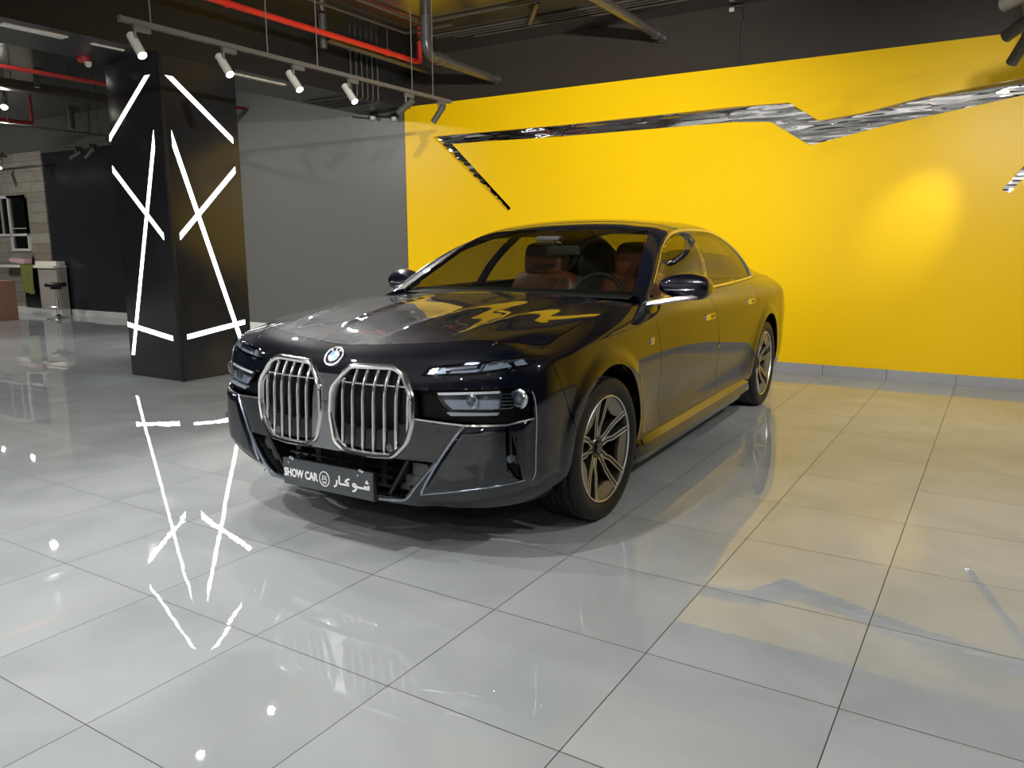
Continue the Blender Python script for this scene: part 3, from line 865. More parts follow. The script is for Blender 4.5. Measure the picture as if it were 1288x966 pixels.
def stroke(bm, pts, w, yc, zc, k=1.0):
    """flat pen stroke on the plate: pts (u to the reader's right, v up)"""
    P = [Vector((p[0] * k, p[1] * k)) for p in pts]; L_, R_ = [], []
    for i, p in enumerate(P):
        t = (P[min(i + 1, len(P) - 1)] - P[max(i - 1, 0)]).normalized(); n = Vector((-t.y, t.x)) * w / 2
        L_.append(p + n); R_.append(p - n)
    for A, Bq in ((L_, R_),):
        for i in range(len(P) - 1):
            q = [A[i], A[i + 1], Bq[i + 1], Bq[i]]
            f_ = [bm.verts.new(PC_ + Vector((-.0062, yc - v.x, zc + v.y))) for v in q]
            b_ = [bm.verts.new(PC_ + Vector((-.0078, yc - v.x, zc + v.y))) for v in q]
            bm.faces.new(b_); bm.faces.new(f_[::-1])
            for j in range(4): bm.faces.new((f_[j], f_[(j + 1) % 4], b_[(j + 1) % 4], b_[j]))
circ = [(.029 * math.cos(2 * PI * k / 32), .033 * math.sin(2 * PI * k / 32)) for k in range(33)]
stroke(bm, circ, .0042, .012, -.004)
for v_ in ((-.010, .016), (.0, .016), (.010, .016)): stroke(bm, [(v_[0], .004), (v_[0], v_[1])], .003, .012, -.004)
stroke(bm, [(-.014, .0), (.014, .0)], .003, .012, -.004); stroke(bm, [(-.012, -.008), (-.012, .0)], .003, .012, -.004); stroke(bm, [(.012, -.008), (.012, .0)], .003, .012, -.004)
stroke(bm, [(-.014, -.014), (.014, -.014)], .003, .012, -.004); stroke(bm, [(-.009, -.021), (.009, -.021)], .003, .012, -.004)
obj_bm('plate_emblem', bm, M['white_letter'], pl_)
bm = bmesh.new(); W_ = .0085
# the Arabic word, read from the right: sheen, waw, kaf, alef, ra
yc, zc = -.14, -.012
stroke(bm, [(.105, .016), (.105, .0)], W_, yc, zc); stroke(bm, [(.094, .012), (.094, .0)], W_, yc, zc); stroke(bm, [(.083, .012), (.083, .0)], W_, yc, zc)
stroke(bm, [(.109, .0), (.045, .0), (.036, .002)], W_, yc, zc)
for u, v in ((.090, .026), (.100, .026), (.095, .034)): stroke(bm, [(u - .0038, v), (u + .0038, v)], .0076, yc, zc)
stroke(bm, [(.036, .0), (.028, .012), (.018, .012), (.014, .004), (.022, -.002), (.034, .002), (.034, -.008), (.026, -.018), (.012, -.022)], W_, yc, zc)
stroke(bm, [(-.004, .030), (-.022, .022), (-.030, .015), (-.012, .010), (-.006, .0), (-.060, .0), (-.066, .004)], W_, yc, zc)
stroke(bm, [(-.063, .0), (-.063, .036)], W_, yc, zc)
stroke(bm, [(-.078, .014), (-.078, .0), (-.084, -.012), (-.096, -.018)], W_, yc, zc)
obj_bm('plate_arabic', bm, M['white_letter'], pl_)
# toe hook cover and small roof of the plate light
prism('tow_cover', [(.10, .405), (.20, .405), (.17, .385), (.14, .375)], lambda p: (-.94, p[0], p[1]), lambda p: (-.90, p[0], p[1]), M['gloss_black'], CAR)

# ---- door mirrors
def mirror(sg):
    rt = empty('door_mirror', parent=CAR)
    def shell(t0, t1, inset):
        vs, fs = [], []; NU = 14
        ys_ = [.0, .03, .10, .18, .235, .265, .275]
        hs = [.30, .62, .95, 1.0, .88, .6, .2]
        for yy, h in zip(ys_, hs):
            for k in range(NU):
                a = 2 * PI * k / NU; ca, sa = math.cos(a), math.sin(a)
                px = (abs(ca) ** .7) * math.copysign(1, ca) * .085 * (.55 + .45 * h); pz = (abs(sa) ** .75) * math.copysign(1, sa) * .072 * h
                vs.append((.90 + px + .25 * (yy) , (-.875 - yy) * -sg, 1.102 + pz - .015 * (yy / .27) + (.012 if sa > 0 else -.004) * h))
        m_ = NU
        for i in range(len(ys_) - 1):
            for k in range(m_): fs.append((i * m_ + k, i * m_ + (k + 1) % m_, (i + 1) * m_ + (k + 1) % m_, (i + 1) * m_ + k))
        fs += [tuple(range(m_)), tuple(range((len(ys_) - 1) * m_, len(ys_) * m_))]
        return vs, fs
    vs, fs = shell(0, 1, 0)
    h = obj_py('mirror_housing', vs, fs, M['mirror_paint'], rt, 50)
    sd = h.modifiers.new('s', 'SUBSURF'); sd.levels = 2; sd.render_levels = 2
    # bright blade under the housing, running out from the door
    P = [(.64, .90, 1.012, .020, .012), (.70, .94, 1.020, .024, .013), (.80, 1.0, 1.032, .030, .014), (.89, 1.07, 1.040, .036, .013), (.95, 1.12, 1.052, .034, .010), (.97, 1.145, 1.066, .02, .006)]
    vs, fs = [], []
    for x, y, z, w, hh in P:
        for dx, dz in ((-w, -hh * .2), (-w * .6, hh), (w, hh), (w * 1.2, -hh * .2), (w * .5, -hh), (-w * .6, -hh)):
            vs.append((x + dx, y * sg, z + dz))
    for i in range(len(P) - 1):
        for k in range(6): fs.append((i * 6 + k, i * 6 + (k + 1) % 6, i * 6 + 6 + (k + 1) % 6, i * 6 + 6 + k))
    fs += [tuple(range(6)), tuple(range(len(P) * 6 - 6, len(P) * 6))]
    obj_py('mirror_arm', vs, fs, M['satin_chrome'], rt, 40)
    bm = bmesh.new(); add_box(bm, (.985, 1.02 * sg, 1.10), (.006, .19, .10), Matrix.Rotation(.22 * -sg, 3, 'Z'), .002); obj_bm('mirror_glass', bm, M['chrome'], rt)
    bm = bmesh.new(); add_tube(bm, [(.815, .94 * sg, 1.083), (.835, 1.0 * sg, 1.083), (.865, 1.07 * sg, 1.084), (.92, 1.13 * sg, 1.09)], .0035, 8); obj_bm('turn_signal', bm, M['lamp_silver'], rt)
    # foot of the mirror on the door
    bm = bmesh.new(); add_box(bm, (.655, .905 * sg, .985), (.12, .05, .05), Matrix.Rotation(-.2, 3, 'Y'), .015); obj_bm('mirror_foot', bm, M['gloss_black'], rt)
mirror(-1); mirror(1)

# ---- wheels
def make_wheel():
    w = empty('wheel', parent=CAR)
    half = [(.262, -.100), (.272, -.116), (.290, -.1245), (.315, -.1285), (.340, -.1265), (.357, -.118), (.3655, -.101), (.3665, -.092), (.3605, -.090), (.3605, -.083), (.3672, -.081), (.3675, -.044), (.3600, -.042), (.3600, -.033), (.3677, -.031), (.3677, -.006), (.3600, -.004)]
    prof = half + [(r, -h) for r, h in half[::-1]]
    prof = [(.262 + (r - .262) * .865, h) for r, h in prof]
    lathe('tyre', prof, M['rubber'], w, 96, 'y', deg=28, caps=False)
    rim = lathe('rim', [(.270, -.112), (.263, -.116), (.257, -.112), (.250, -.098), (.244, -.06), (.238, .02), (.245, .10), (.262, .112)], M['rim_dark'], w, 72, 'y', caps=False)
    lathe('rim_lip', [(.2635, -.1165), (.2605, -.1185), (.2565, -.1165), (.2550, -.1115), (.2585, -.1105)], M['rim_bright'], rim, 72, 'y', closed=True)
    dark = bmesh.new(); bright = bmesh.new()
    def pt(a, rho, tau, h):
        c, s = math.sin(a), math.cos(a)      # a from the top towards the rear
        return Vector((c * rho + s * tau, h, s * rho - c * tau))
    def strip(bm, path, w, h0, h1):
        n = len(path)
        for i in range(n - 1):
            q = []
            for (rho, tau, hh), in ((path[i],), (path[i + 1],)):
                q.append((rho, tau - w / 2, tau + w / 2, hh))
            (r0, a0, b0, g0), (r1, a1, b1, g1) = q
            A = [(r0, a0), (r0, b0), (r1, b1), (r1, a1)]; G = [g0, g0, g1, g1]
            f_ = [bm.verts.new(pt(ang, A[k][0], A[k][1], G[k] + h0)) for k in range(4)]
            b_ = [bm.verts.new(pt(ang, A[k][0], A[k][1], G[k] + h1)) for k in range(4)]
            bm.faces.new(f_); bm.faces.new(b_[::-1])
            for k in range(4): bm.faces.new((f_[k], f_[(k + 1) % 4], b_[(k + 1) % 4], b_[k]))
    for k in range(5):
        ang = math.radians(-5 + 72 * k)
        for s in (-1, 1):
            path = [(.040, s * .012, -.062), (.095, s * .018, -.070), (.135, s * .034, -.080), (.19, s * .041, -.092), (.258, s * .047, -.110)]
            strip(dark, path, .029, 0, .045)
            for o_ in (-.0108, .0108): strip(bright, [(p[0], p[1] + o_, p[2]) for p in path], .0062, -.0025, .004)
        # dark wedge between two pairs, near the rim
        a0, a1 = ang + .235, ang + math.radians(72) - .235
        P_ = [(.254, a0 + (a1 - a0) * j / 8) for j in range(9)] + [(.200, a1 - (a1 - a0) * .10), (.178, (a0 + a1) / 2), (.200, a0 + (a1 - a0) * .10)]
        wedge = bmesh.new(); add_prism(wedge, P_, lambda p: Vector((math.sin(p[1]) * p[0], -.106 if p[0] > .25 else -.094, math.cos(p[1]) * p[0])), lambda p: Vector((math.sin(p[1]) * p[0], -.078, math.cos(p[1]) * p[0])))
        obj_bm('rim_insert', wedge, M['rim_bronze'], w, 30)
    add_lathe(dark, [(0, -.045), (.052, -.052), (.058, -.062), (.050, -.07), (.034, -.068), (.034, -.02)], 40, 'y')
    sp = obj_bm('spokes', dark, M['rim_dark'], w, 30)
    obj_bm('spoke_edges', bright, M['rim_bright'], w, 30)
    cap = lathe('centre_cap', [(.030, -.060), (.030, -.074), (.026, -.078), (0, -.079)], M['gloss_black'], w, 32, 'y')
    lathe('brake_disc', [(.06, -.005), (.185, -.005), (.185, .02), (.06, .02)], M['disc'], w, 48, 'y', closed=True)
    bm = bmesh.new()
    for j in range(7):
        a = math.radians(120 + 8 * j); add_box(bm, (math.sin(a) * .17, -.012, math.cos(a) * .17), (.05, .06, .05))
    obj_bm('brake_caliper', bm, M['satin_black'], w)
    bm = bmesh.new()
    for j in range(5):
        a = 2 * PI * j / 5; add_lathe(bm, [(0, -.062), (.008, -.062), (.009, -.05)], 8, 'y', (.042 * math.sin(a), 0, .042 * math.cos(a)))
    obj_bm('wheel_bolts', bm, M['chrome'], w)
    return w
w0 = make_wheel()
w0.location = (0, -.838, .3533); w0.rotation_euler = (0, 0, math.radians(-2))
for loc, rz in (((3.215, -.838, .3533), 0), ((0, .838, .3533), PI), ((3.215, .838, .3533), PI)):
    copy_tree(w0, CAR, loc, (0, 0, rz))

# ---- inside the car
def lb(name, c, s, mt, parent, bev=.04, rot=None): return box(name, c, s, mt, parent, bev, rot)
def pad(name, c, s, mt, parent, rot=None):
    """upholstered block: rounded by subdivision"""
    bm = bmesh.new(); r_ = bmesh.ops.create_cube(bm, size=1)
    bmesh.ops.subdivide_edges(bm, edges=bm.edges, cuts=2, use_grid_fill=True)
    for v in bm.verts:
        p = v.co.copy(); n_ = sum(1 for q in p if abs(q) > .45); k = (1, 1, .95, .84)[n_]
        q = Vector((p.x * s[0], p.y * s[1], p.z * s[2])) * k * 1.06
        v.co = (rot @ q if rot is not None else q) + Vector(c)
    o = obj_bm(name, bm, mt, parent, 180); m_ = o.modifiers.new('s', 'SUBSURF'); m_.levels = 2; m_.render_levels = 2
    return o
Ry = lambda d: Matrix.Rotation(math.radians(d), 3, 'Y')
bm = bmesh.new()
vs, fs = [], []
for x, z in ((.66, 1.035), (.78, 1.06), (.98, 1.055), (1.06, 1.02), (1.10, .86)):
    vs += [(x, -.78, z), (x, 0, z + .01), (x, .78, z)]
for i in range(4): fs += [(3 * i, 3 * i + 1, 3 * i + 4, 3 * i + 3), (3 * i + 1, 3 * i + 2, 3 * i + 5, 3 * i + 4)]
bm.free(); obj_py('dashboard', vs, fs, M['interior'], CAR)
sw = empty('steering_wheel', (1.04, -.40, .985), (0, math.radians(-66), 0), CAR)
bm = bmesh.new()
prof = [(.182 + .016 * math.cos(t), .016 * math.sin(t)) for t in [2 * PI * k / 10 for k in range(10)]]
add_lathe(bm, prof, 40, 'z', closed=True); obj_bm('wheel_rim', bm, M['wheel_leather'], sw)
box('wheel_hub', (0, 0, -.02), (.16, .2, .05), M['interior'], sw, .02)
for (yc, x0, lm, dz) in ((.33, 1.72, 'tan_leather', 0), (-.40, 1.72, 'tan_leather', 0), (.38, 2.75, 'interior', -.06), (-.38, 2.75, 'interior', -.06)):
    s_ = empty('seat', (x0, yc, .45 + dz), (0, 0, 0), CAR)
    pad('backrest', (.0, 0, .36), (.20, .54, .66), M[lm], s_, Ry(10))
    pad('cushion', (-.25, 0, .05), (.58, .54, .20), M[lm], s_)
    pad('headrest', (.03, 0, .775), (.13, .31, .24), M[lm], s_, Ry(6))
bm = bmesh.new()
add_box(bm, (1.20, .0, 1.375), (.10, .16, .03), None, .01); add_box(bm, (1.14, .005, 1.345), (.03, .14, .02), None, .006)
obj_bm('sensor_housing', bm, M['sensor_grey'], CAR)
rm = empty('rear_view_mirror', (1.16, -.115, 1.30), (0, 0, .15), CAR)
box('mirror_case', (0, 0, 0), (.035, .22, .06), M['interior'], rm, .012)
box('mirror_stem', (.01, .06, .035), (.02, .02, .06), M['interior'], rm)
lb('centre_console', (1.5, 0, .66), (1.0, .24, .3), M['interior'], CAR, .03)
lb('cabin_floor', (2.1, 0, .40), (2.6, 1.6, .06), M['interior'], CAR, 0)
lb('parcel_shelf', (3.35, 0, .99), (.75, 1.35, .04), M['interior'], CAR, 0)
for sg in (-1, 1):
    lb('door_card', (1.9, .86 * sg, .76), (2.4, .03, .52), M['interior'], CAR, .01)
# ------------------------------------------------------------------ the showroom
WX = 6.85          # back wall
def floor_mat():
    m = mat('floor_tiles', (.36, .365, .37), .05, 0, 0, .5, ior=1.62)
    nt, N, L, b = nodes(m)
    tc = N.new('ShaderNodeTexCoord')
    sx = N.new('ShaderNodeSeparateXYZ'); L.new(tc.outputs['Object'], sx.inputs[0])
    def math_(op, a, b_=None, c=None):
        n = N.new('ShaderNodeMath'); n.operation = op
        for i, v in enumerate((a, b_, c)):
            if v is None: continue
            if isinstance(v, (int, float)): n.inputs[i].default_value = v
            else: L.new(v, n.inputs[i])
        return n.outputs[0]
    def joint(o):
        t = math_('DIVIDE', o, .6); fr = math_('FRACT', t)
        d = math_('MINIMUM', fr, math_('SUBTRACT', 1, fr))
        return math_('LESS_THAN', d, .0030), math_('FLOOR', t)
    jx, ix = joint(sx.outputs[0]); jy, iy = joint(sx.outputs[1])
    g = math_('MAXIMUM', jx, jy)
    # marbling of the tiles
    n1 = N.new('ShaderNodeTexNoise'); n1.inputs['Scale'].default_value = 1.6; n1.inputs['Detail'].default_value = 5; n1.inputs['Distortion'].default_value = .8
    cmb = N.new('ShaderNodeCombineXYZ'); L.new(ix, cmb.inputs[0]); L.new(iy, cmb.inputs[1])
    wn = N.new('ShaderNodeTexWhiteNoise'); wn.noise_dimensions = '2D'; L.new(cmb.outputs[0], wn.inputs['Vector'])
    off = N.new('ShaderNodeVectorMath'); off.operation = 'MULTIPLY_ADD'
    L.new(wn.outputs['Color'], off.inputs[0]); off.inputs[1].default_value = (7, 7, 7); L.new(tc.outputs['Object'], off.inputs[2])
    L.new(off.outputs[0], n1.inputs['Vector'])
    cr = N.new('ShaderNodeValToRGB'); cr.color_ramp.elements[0].position = .3; cr.color_ramp.elements[1].position = .75
    cr.color_ramp.elements[0].color = (*FLOOR_A, 1); cr.color_ramp.elements[1].color = (*FLOOR_B, 1)
    L.new(n1.outputs['Fac'], cr.inputs[0])
    mx = N.new('ShaderNodeMix'); mx.data_type = 'RGBA'
    L.new(g, mx.inputs[0]); L.new(cr.outputs[0], mx.inputs[6]); mx.inputs[7].default_value = (.035, .033, .03, 1)
    L.new(mx.outputs[2], b.inputs['Base Color'])
    rg = math_('MULTIPLY_ADD', g, .5, .010); L.new(rg, b.inputs['Roughness'])
    # polished but not flat: slow waves, and every tile lies a touch differently
    n2 = N.new('ShaderNodeTexNoise'); n2.inputs['Scale'].default_value = 7; n2.inputs['Detail'].default_value = 2
    L.new(off.outputs[0], n2.inputs['Vector'])
    bp = N.new('ShaderNodeBump'); bp.inputs['Strength'].default_value = .35; bp.inputs['Distance'].default_value = .0006
    n3 = N.new('ShaderNodeTexNoise'); n3.inputs['Scale'].default_value = 34; n3.inputs['Detail'].default_value = 1
    L.new(off.outputs[0], n3.inputs['Vector'])
    L.new(math_('MULTIPLY_ADD', n3.outputs['Fac'], .14, n2.outputs['Fac']), bp.inputs['Height'])
    tl = N.new('ShaderNodeVectorMath'); tl.operation = 'MULTIPLY_ADD'
    L.new(wn.outputs['Color'], tl.inputs[0]); tl.inputs[1].default_value = (.005, .005, 0); 
    sub = N.new('ShaderNodeVectorMath'); sub.operation = 'SUBTRACT'; L.new(bp.outputs['Normal'], sub.inputs[0]); sub.inputs[1].default_value = (.0025, .0025, 0)
    L.new(sub.outputs[0], tl.inputs[2])
    nz = N.new('ShaderNodeVectorMath'); nz.operation = 'NORMALIZE'; L.new(tl.outputs[0], nz.inputs[0])
    L.new(nz.outputs[0], b.inputs['Normal'])
    return m
FLOOR_A, FLOOR_B = (.330, .356, .362), (.430, .456, .462)
def struct(o, label=None): o['kind'] = 'structure'; (label and o.__setitem__('label', label)); return o

M['floor'] = floor_mat()
M['wall_dark'] = bump_noise(mat('wall_dark_grey', S((92, 92, 88)), .38, spec=.4), 6, .08, .01, 2)
M['wall_light'] = mat('wall_light_grey', S((205, 203, 198)), .5)
M['wall_upper_shade'] = bump_noise(mat('wall_shade_brown', S((50, 44, 38)), .42, spec=.3), 6, .08, .01, 2)  # weaker light on the upper back wall, put into a darker colour
M['wall_mid'] = mat('wall_mid_grey', S((88, 87, 85)), .5)
M['wall_black'] = bump_noise(mat('wall_near_black', S((38, 40, 44)), .3, spec=.4), 6, .08, .01, 2)
M['yellow'] = bump_noise(mat('yellow_wall_paint', (.80, .50, .002), .36, spec=.22), 1.6, .05, .03, 2)
M['ceiling'] = bump_noise(mat('ceiling_black', (.013, .011, .008), .22, 0, 1.0, 1.0, coat_rough=.22, coat_ior=2.0), 3, .10, .03, 3)
M['beam'] = bump_noise(mat('beam_black', (.013, .013, .0135), .32, spec=.5), 3, .08, .02, 3)
M['baseboard_grey'] = mat('baseboard_grey', S((150, 150, 152)), .10, 0, .3)
M['baseboard_white'] = mat('baseboard_white', S((205, 205, 200)), .12)
M['gloss_panel'] = bump_noise(mat('column_panel', (.016, .0165, .019), .17, spec=.6), 2.2, .05, .02, 2)
M['led'] = mat('led_strip', (.9, .9, .95), .4, emit=(.93, .95, 1.0), es=5.0)
M['lens_lit'] = mat('lamp_lens_lit', (.9, .9, .85), .3, emit=(1, .97, .88), es=18)
M['lens_dim'] = mat('lamp_lens', (.7, .7, .65), .3)
M['track_grey'] = mat('track_grey', S((84, 80, 72)), .5)
M['lamp_body'] = mat('lamp_body_white', S((175, 172, 162)), .45)
M['lamp_body_dark'] = mat('lamp_body_dark', S((66, 64, 58)), .45)
M['pipe_black'] = mat('pipe_black', (.05, .045, .04), .28, spec=.7)
M['conduit'] = mat('conduit', (.05, .045, .038), .35)
M['red'] = mat('red_pipe_paint', S((200, 44, 34)), .35)
M['mirror_metal'] = bump_noise(bump_noise(mat('mirror_metal', (.80, .80, .81), .03, 1), 3, .5, .02), 3.6, .8, .06, 2, 'Object', (1, .22, 2.2))
M['red_shaded'] = mat('red_pipe_shaded', S((150, 36, 36)), .45)  # the same red darkened for the weaker light at the far left
M['film'] = bump_noise(mat('crinkled_film', (.85, .82, .78), .28, .3), 14, .8, .02)

def slab(name, c, s, mt, bev=0): return struct(box(name, c, s, mt, None, bev))
slab('floor', (-.6, 6.0, -.05), (16.8, 30.0, .1), M['floor'])
bpy.data.objects['floor'].location = (0, 0, 0)
slab('ceiling', (-.6, 6.0, 3.80), (16.8, 30.0, .1), M['ceiling'])
slab('wall_back', (WX + .06, 6.0, 1.9), (.12, 30.0, 3.9), M['wall_dark'])
slab('wall_right', (-.6, -9.0, 1.9), (16.8, .1, 3.9), M['wall_dark'])
slab('wall_left', (-.6, 21.0, 1.9), (16.8, .1, 3.9), M['wall_mid'])
slab('wall_front', (-9.0, 6.0, 1.9), (.1, 30.0, 3.9), M['wall_light'])
slab('wall_back_left', (WX - .005, 12.1, 1.56), (.03, 4.9, 3.11), M['wall_black'])
slab('added_dark_band', (-8.93, 6.0, 3.05), (.02, 29.8, 1.4), M['wall_black'])  # unseen dark band, added for the wall mirror to reflect
slab('wall_back_shade', (WX - .004, -1.72, 3.45), (.008, 14.34, .62), M['wall_upper_shade'])  # thin slab that lays the shade colour over the back wall
slab('beam', (-1.08, 5.785, 3.43), (15.84, .87, .64), M['beam'])

# yellow cladding with the zigzag cut out of it
BAND = [(5.0,2.730),(3.0,2.722),(1.063,2.742),(.49,2.732),(.194,2.534),(-.209,2.573),(-.691,2.666),(-1.113,2.712),(-1.491,2.755),(-2.33,2.85),(-1.47,1.775),(-1.412,1.81),(-2.03,2.625),(-1.505,2.608),(-.44,2.444),(.265,2.302),(.665,2.561),(1.057,2.590),(3.133,2.592),(4.271,2.614),(4.68,2.615),(3.792,1.785),(3.839,1.745)]
bm = bmesh.new()
outer = [(5.455,.105),(5.455,3.138),(-8.9,3.138),(-8.9,.105)]
XF = WX - .06
es = []
for loop in (outer, BAND):
    vv = [bm.verts.new((XF, *p)) for p in loop]
    for i in range(len(vv)): es.append(bm.edges.new((vv[i], vv[(i + 1) % len(vv)])))
bmesh.ops.triangle_fill(bm, use_beauty=True, use_dissolve=False, edges=es)
be = [e for e in bm.edges if len(e.link_faces) == 1]
r_ = bmesh.ops.extrude_edge_only(bm, edges=be)
for g in r_['geom']:
    if isinstance(g, bmesh.types.BMVert): g.co.x = WX
struct(obj_bm('wall_yellow', bm, M['yellow'], None, 20))
bm = bmesh.new()
bm.faces.new([bm.verts.new((WX - .012, *p)) for p in BAND])
bmesh.ops.triangulate(bm, faces=bm.faces)
r_ = bmesh.ops.extrude_face_region(bm, geom=list(bm.faces))
for g in r_['geom']:
    if isinstance(g, bmesh.types.BMVert): g.co.x = WX - .002
wm = obj_bm('wall_mirror', bm, M['mirror_metal'], None, 20)
tag(wm, 'zigzag band of mirror metal let into the yellow wall', 'mirror')

# baseboards
vs = []; 
bb_ = box('baseboard_back', (XF - .006, -1.72, .053), (.014, 14.36, .105), M['baseboard_grey']); struct(bb_)
bm = bmesh.new()
for k in range(20): add_box(bm, (XF - .0135, 5.4 - .6 * k - .0, .053), (.0012, .004, .105))
o_ = obj_bm('baseboard_joint', bm, M['satin_black'], bb_)
struct(box('baseboard_back_left', (WX - .030, 10.38, .06), (.02, 8.3, .12), M['baseboard_white'], None, .003))

# column clad in black gloss panels with light lines
col = box('column', (3.545, 5.785, 1.555), (.86, .86, 3.11), M['gloss_panel'], None, .004); struct(col, 'square black gloss column with white light lines')
box('corner_profile', (3.117, 5.357, 1.555), (.034, .034, 3.108), M['satin_black'], col, .004)
def lines(face):
    if face == 'left': L_ = [((5.545,2.925),(6.24,2.40),'h','v'), ((5.515,2.345),(6.166,.215),'v','h'), ((6.236,2.10),(5.488,1.425),'v','v'), ((6.216,.533),(5.470,.428),'v','v')]
    else: L_ = [((3.212,2.915),(3.902,2.40),'h','v'), ((3.194,2.345),(3.88,.230),'v','h'), ((3.905,2.108),(3.200,1.425),'v','v'), ((3.195,.441),(3.905,.532),'v','v')]
    for k, ((a0, z0), (a1, z1), e0, e1) in enumerate(L_):
        d = Vector((a1 - a0, z1 - z0)).normalized(); n = Vector((-d.y, d.x)); hw = .0235
        def end(p, e):
            p = Vector(p); q = []
            for s in (1, -1):
                w = n * hw * s
                if e == 'h': t = -w.y / d.y
                else: t = -w.x / d.x
                if abs(t) > .1: t = .1 * (1 if t > 0 else -1)
                q.append(p + w + d * t)
            return q
        A, B_ = end((a0, z0), e0), end((a1, z1), e1)
        poly = [A[0], A[1], B_[1], B_[0]]
        if face == 'left': prism('light_line', poly, lambda p: (3.1135 - k * .0004, p.x, p.y), lambda p: (3.120, p.x, p.y), M['led'], col, 0)
        else: prism('light_line', poly, lambda p: (p.x, 5.3535 - k * .0004, p.y), lambda p: (p.x, 5.36, p.y), M['led'], col, 0)
lines('left'); lines('right')

# ------------------------------------------------------------------ lamps on tracks
def make_track(name, p0, p1, label, rods=(), mt=None, w=.036, h=.034):
    p0, p1 = Vector(p0), Vector(p1); t = empty(name, p0)
    ang = math.atan2(p1.y - p0.y, p1.x - p0.x); L_ = (p1 - p0).length
    t.rotation_euler = (0, 0, ang)
    bm = bmesh.new()
    prof = [(-w/2, -h/2), (-w/2, h/2), (w/2, h/2), (w/2, -h/2), (w*.22, -h/2), (w*.22, h*.1), (-w*.22, h*.1), (-w*.22, -h/2)]
    add_prism(bm, prof, lambda p: (0, p[0], p[1]), lambda p: (L_, p[0], p[1]))
    obj_bm('rail', bm, mt or M['track_grey'], t, 20)
    box('end_cap', (-.004, 0, 0), (.012, w * 1.1, h * 1.1), mt or M['track_grey'], t, .002)
    for r in rods:
        tube('hanger_rod', [(r, 0, h / 2), (r, 0, 3.75 - p0.z)], .005, M['track_grey'], t, 8)
    tag(t, label, 'track', None)
    return t
def make_lamp(name, loc, aim, label, group, lit=True, body=None, s=1.0, energy=0, size=.9, blend=.6, adapter=True, col=(1, .975, .945)):
    """spot lamp: LOC is the underside of the rail above it, AIM the point it shines at"""
    t = empty(name, loc); body = body or M['lamp_body']
    if adapter: box('adapter', (.05, 0, -.019 * s), (.12 * s, .03 * s, .036 * s), M['track_grey'], t, .003)
    tube('stem', [(0, 0, 0), (0, 0, -.095 * s)], .009 * s, M['track_grey'], t, 10)
    c = Vector((0, 0, -.125 * s)); d = (Vector(aim) - (Vector(loc) + c)).normalized()
    q = Vector((0, 0, -1)).rotation_difference(d).to_matrix().to_4x4(); q.translation = c
    h = lathe('lamp_housing', [(0, .095*s), (.026*s, .095*s), (.0305*s, .09*s), (.0305*s, -.104*s), (.0285*s, -.106*s), (.0275*s, -.098*s), (0, -.096*s)], body, t, 28)
    h.matrix_local = q
    le = lathe('lamp_lens', [(0, -.0985*s), (.0272*s, -.0985*s), (.0272*s, -.1035*s), (0, -.1055*s)], M['lens_lit'] if lit else M['lens_dim'], t, 24)
    le.matrix_local = q
    tag(t, label, 'lamp', group)
    if energy:
        ld = bpy.data.lights.new(name + '_light', 'SPOT'); ld.energy = energy; ld.spot_size = size; ld.spot_blend = blend; ld.shadow_soft_size = .028 * s; ld.color = col
        lo_ = bpy.data.objects.new(name + '_light', ld); COL.objects.link(lo_)
        lo_.location = Vector(loc) + c + d * .125 * s
        lo_.rotation_euler = Vector((0, 0, -1)).rotation_difference(d).to_euler()
    return t
TY = 3.55; TZ = 2.80
make_track('lamp_track', (1.60, TY, TZ), (5.22, TY, TZ), 'long grey lamp track hanging in front of the column', (.22, 1.22, 1.75, 3.0, 3.33))
names = ['nearest to the column front', 'second from its column end', 'third from its column end', 'fourth from its column end']
for i, x in enumerate((1.70, 2.40, 3.08, 3.72)):
    make_lamp('spot_lamp', (x, TY, TZ - .017), (x - .25, 1.25, 0), 'lit white spot lamp on the long track, ' + ['beside its free end over the column', 'second from the column end', 'third from the column end', 'fourth from the column end'][i], 'spot lamps on the long track', True, energy=E_TRACK, size=1.5)
make_lamp('spot_lamp', (4.50, TY, TZ - .017), (4.0, 6.2, .9), 'unlit grey spot lamp on the long track before the grey wall', 'spot lamps on the long track', False, M['lamp_body_dark'])
make_lamp('spot_lamp', (5.02, TY, TZ - .017), (4.75, 5.2, .6), 'grey spot lamp at the yellow wall end of the long track', 'spot lamps on the long track', False, M['lamp_body_dark'])
# track on the right, running towards the yellow wall
make_track('lamp_track', (-4.5, -1.46, 2.98), (6.1, -1.46, 2.98), 'dark lamp track at the upper right corner over the yellow wall', (1, 3.5, 6, 8.5, 10.2), M['conduit'])
for i, x in enumerate((4.15, 4.90, 5.62)):
    make_lamp('spot_lamp', (x, -1.46, 2.963), (6.8, [2.0, .6, -.72][i], [2.0, 1.7, 1.55][i]), 'dark spot lamp on the right-hand track, ' + ['uppermost of three', 'middle of three', 'lowest of three'][i], 'spot lamps on the right track', True, M['lamp_body_dark'], energy=E_WALL * [.12, .18, .7][i], size=[1.6, 1.6, .55][i], blend=1.0, s=1.4)
for (x, ay, az, en) in WALL_FILL_LAMPS:  # unseen lamps added to brighten the yellow wall
    make_lamp('spot_lamp', (x, -1.46, 2.963), (6.8, ay, az), 'fill lamp added farther along the right-hand track, out of view', 'spot lamps on the right track', True, M['lamp_body_dark'], energy=E_WALL * 2.2 * en, size=1.2 if ay > 3 else 1.5, blend=1.0)

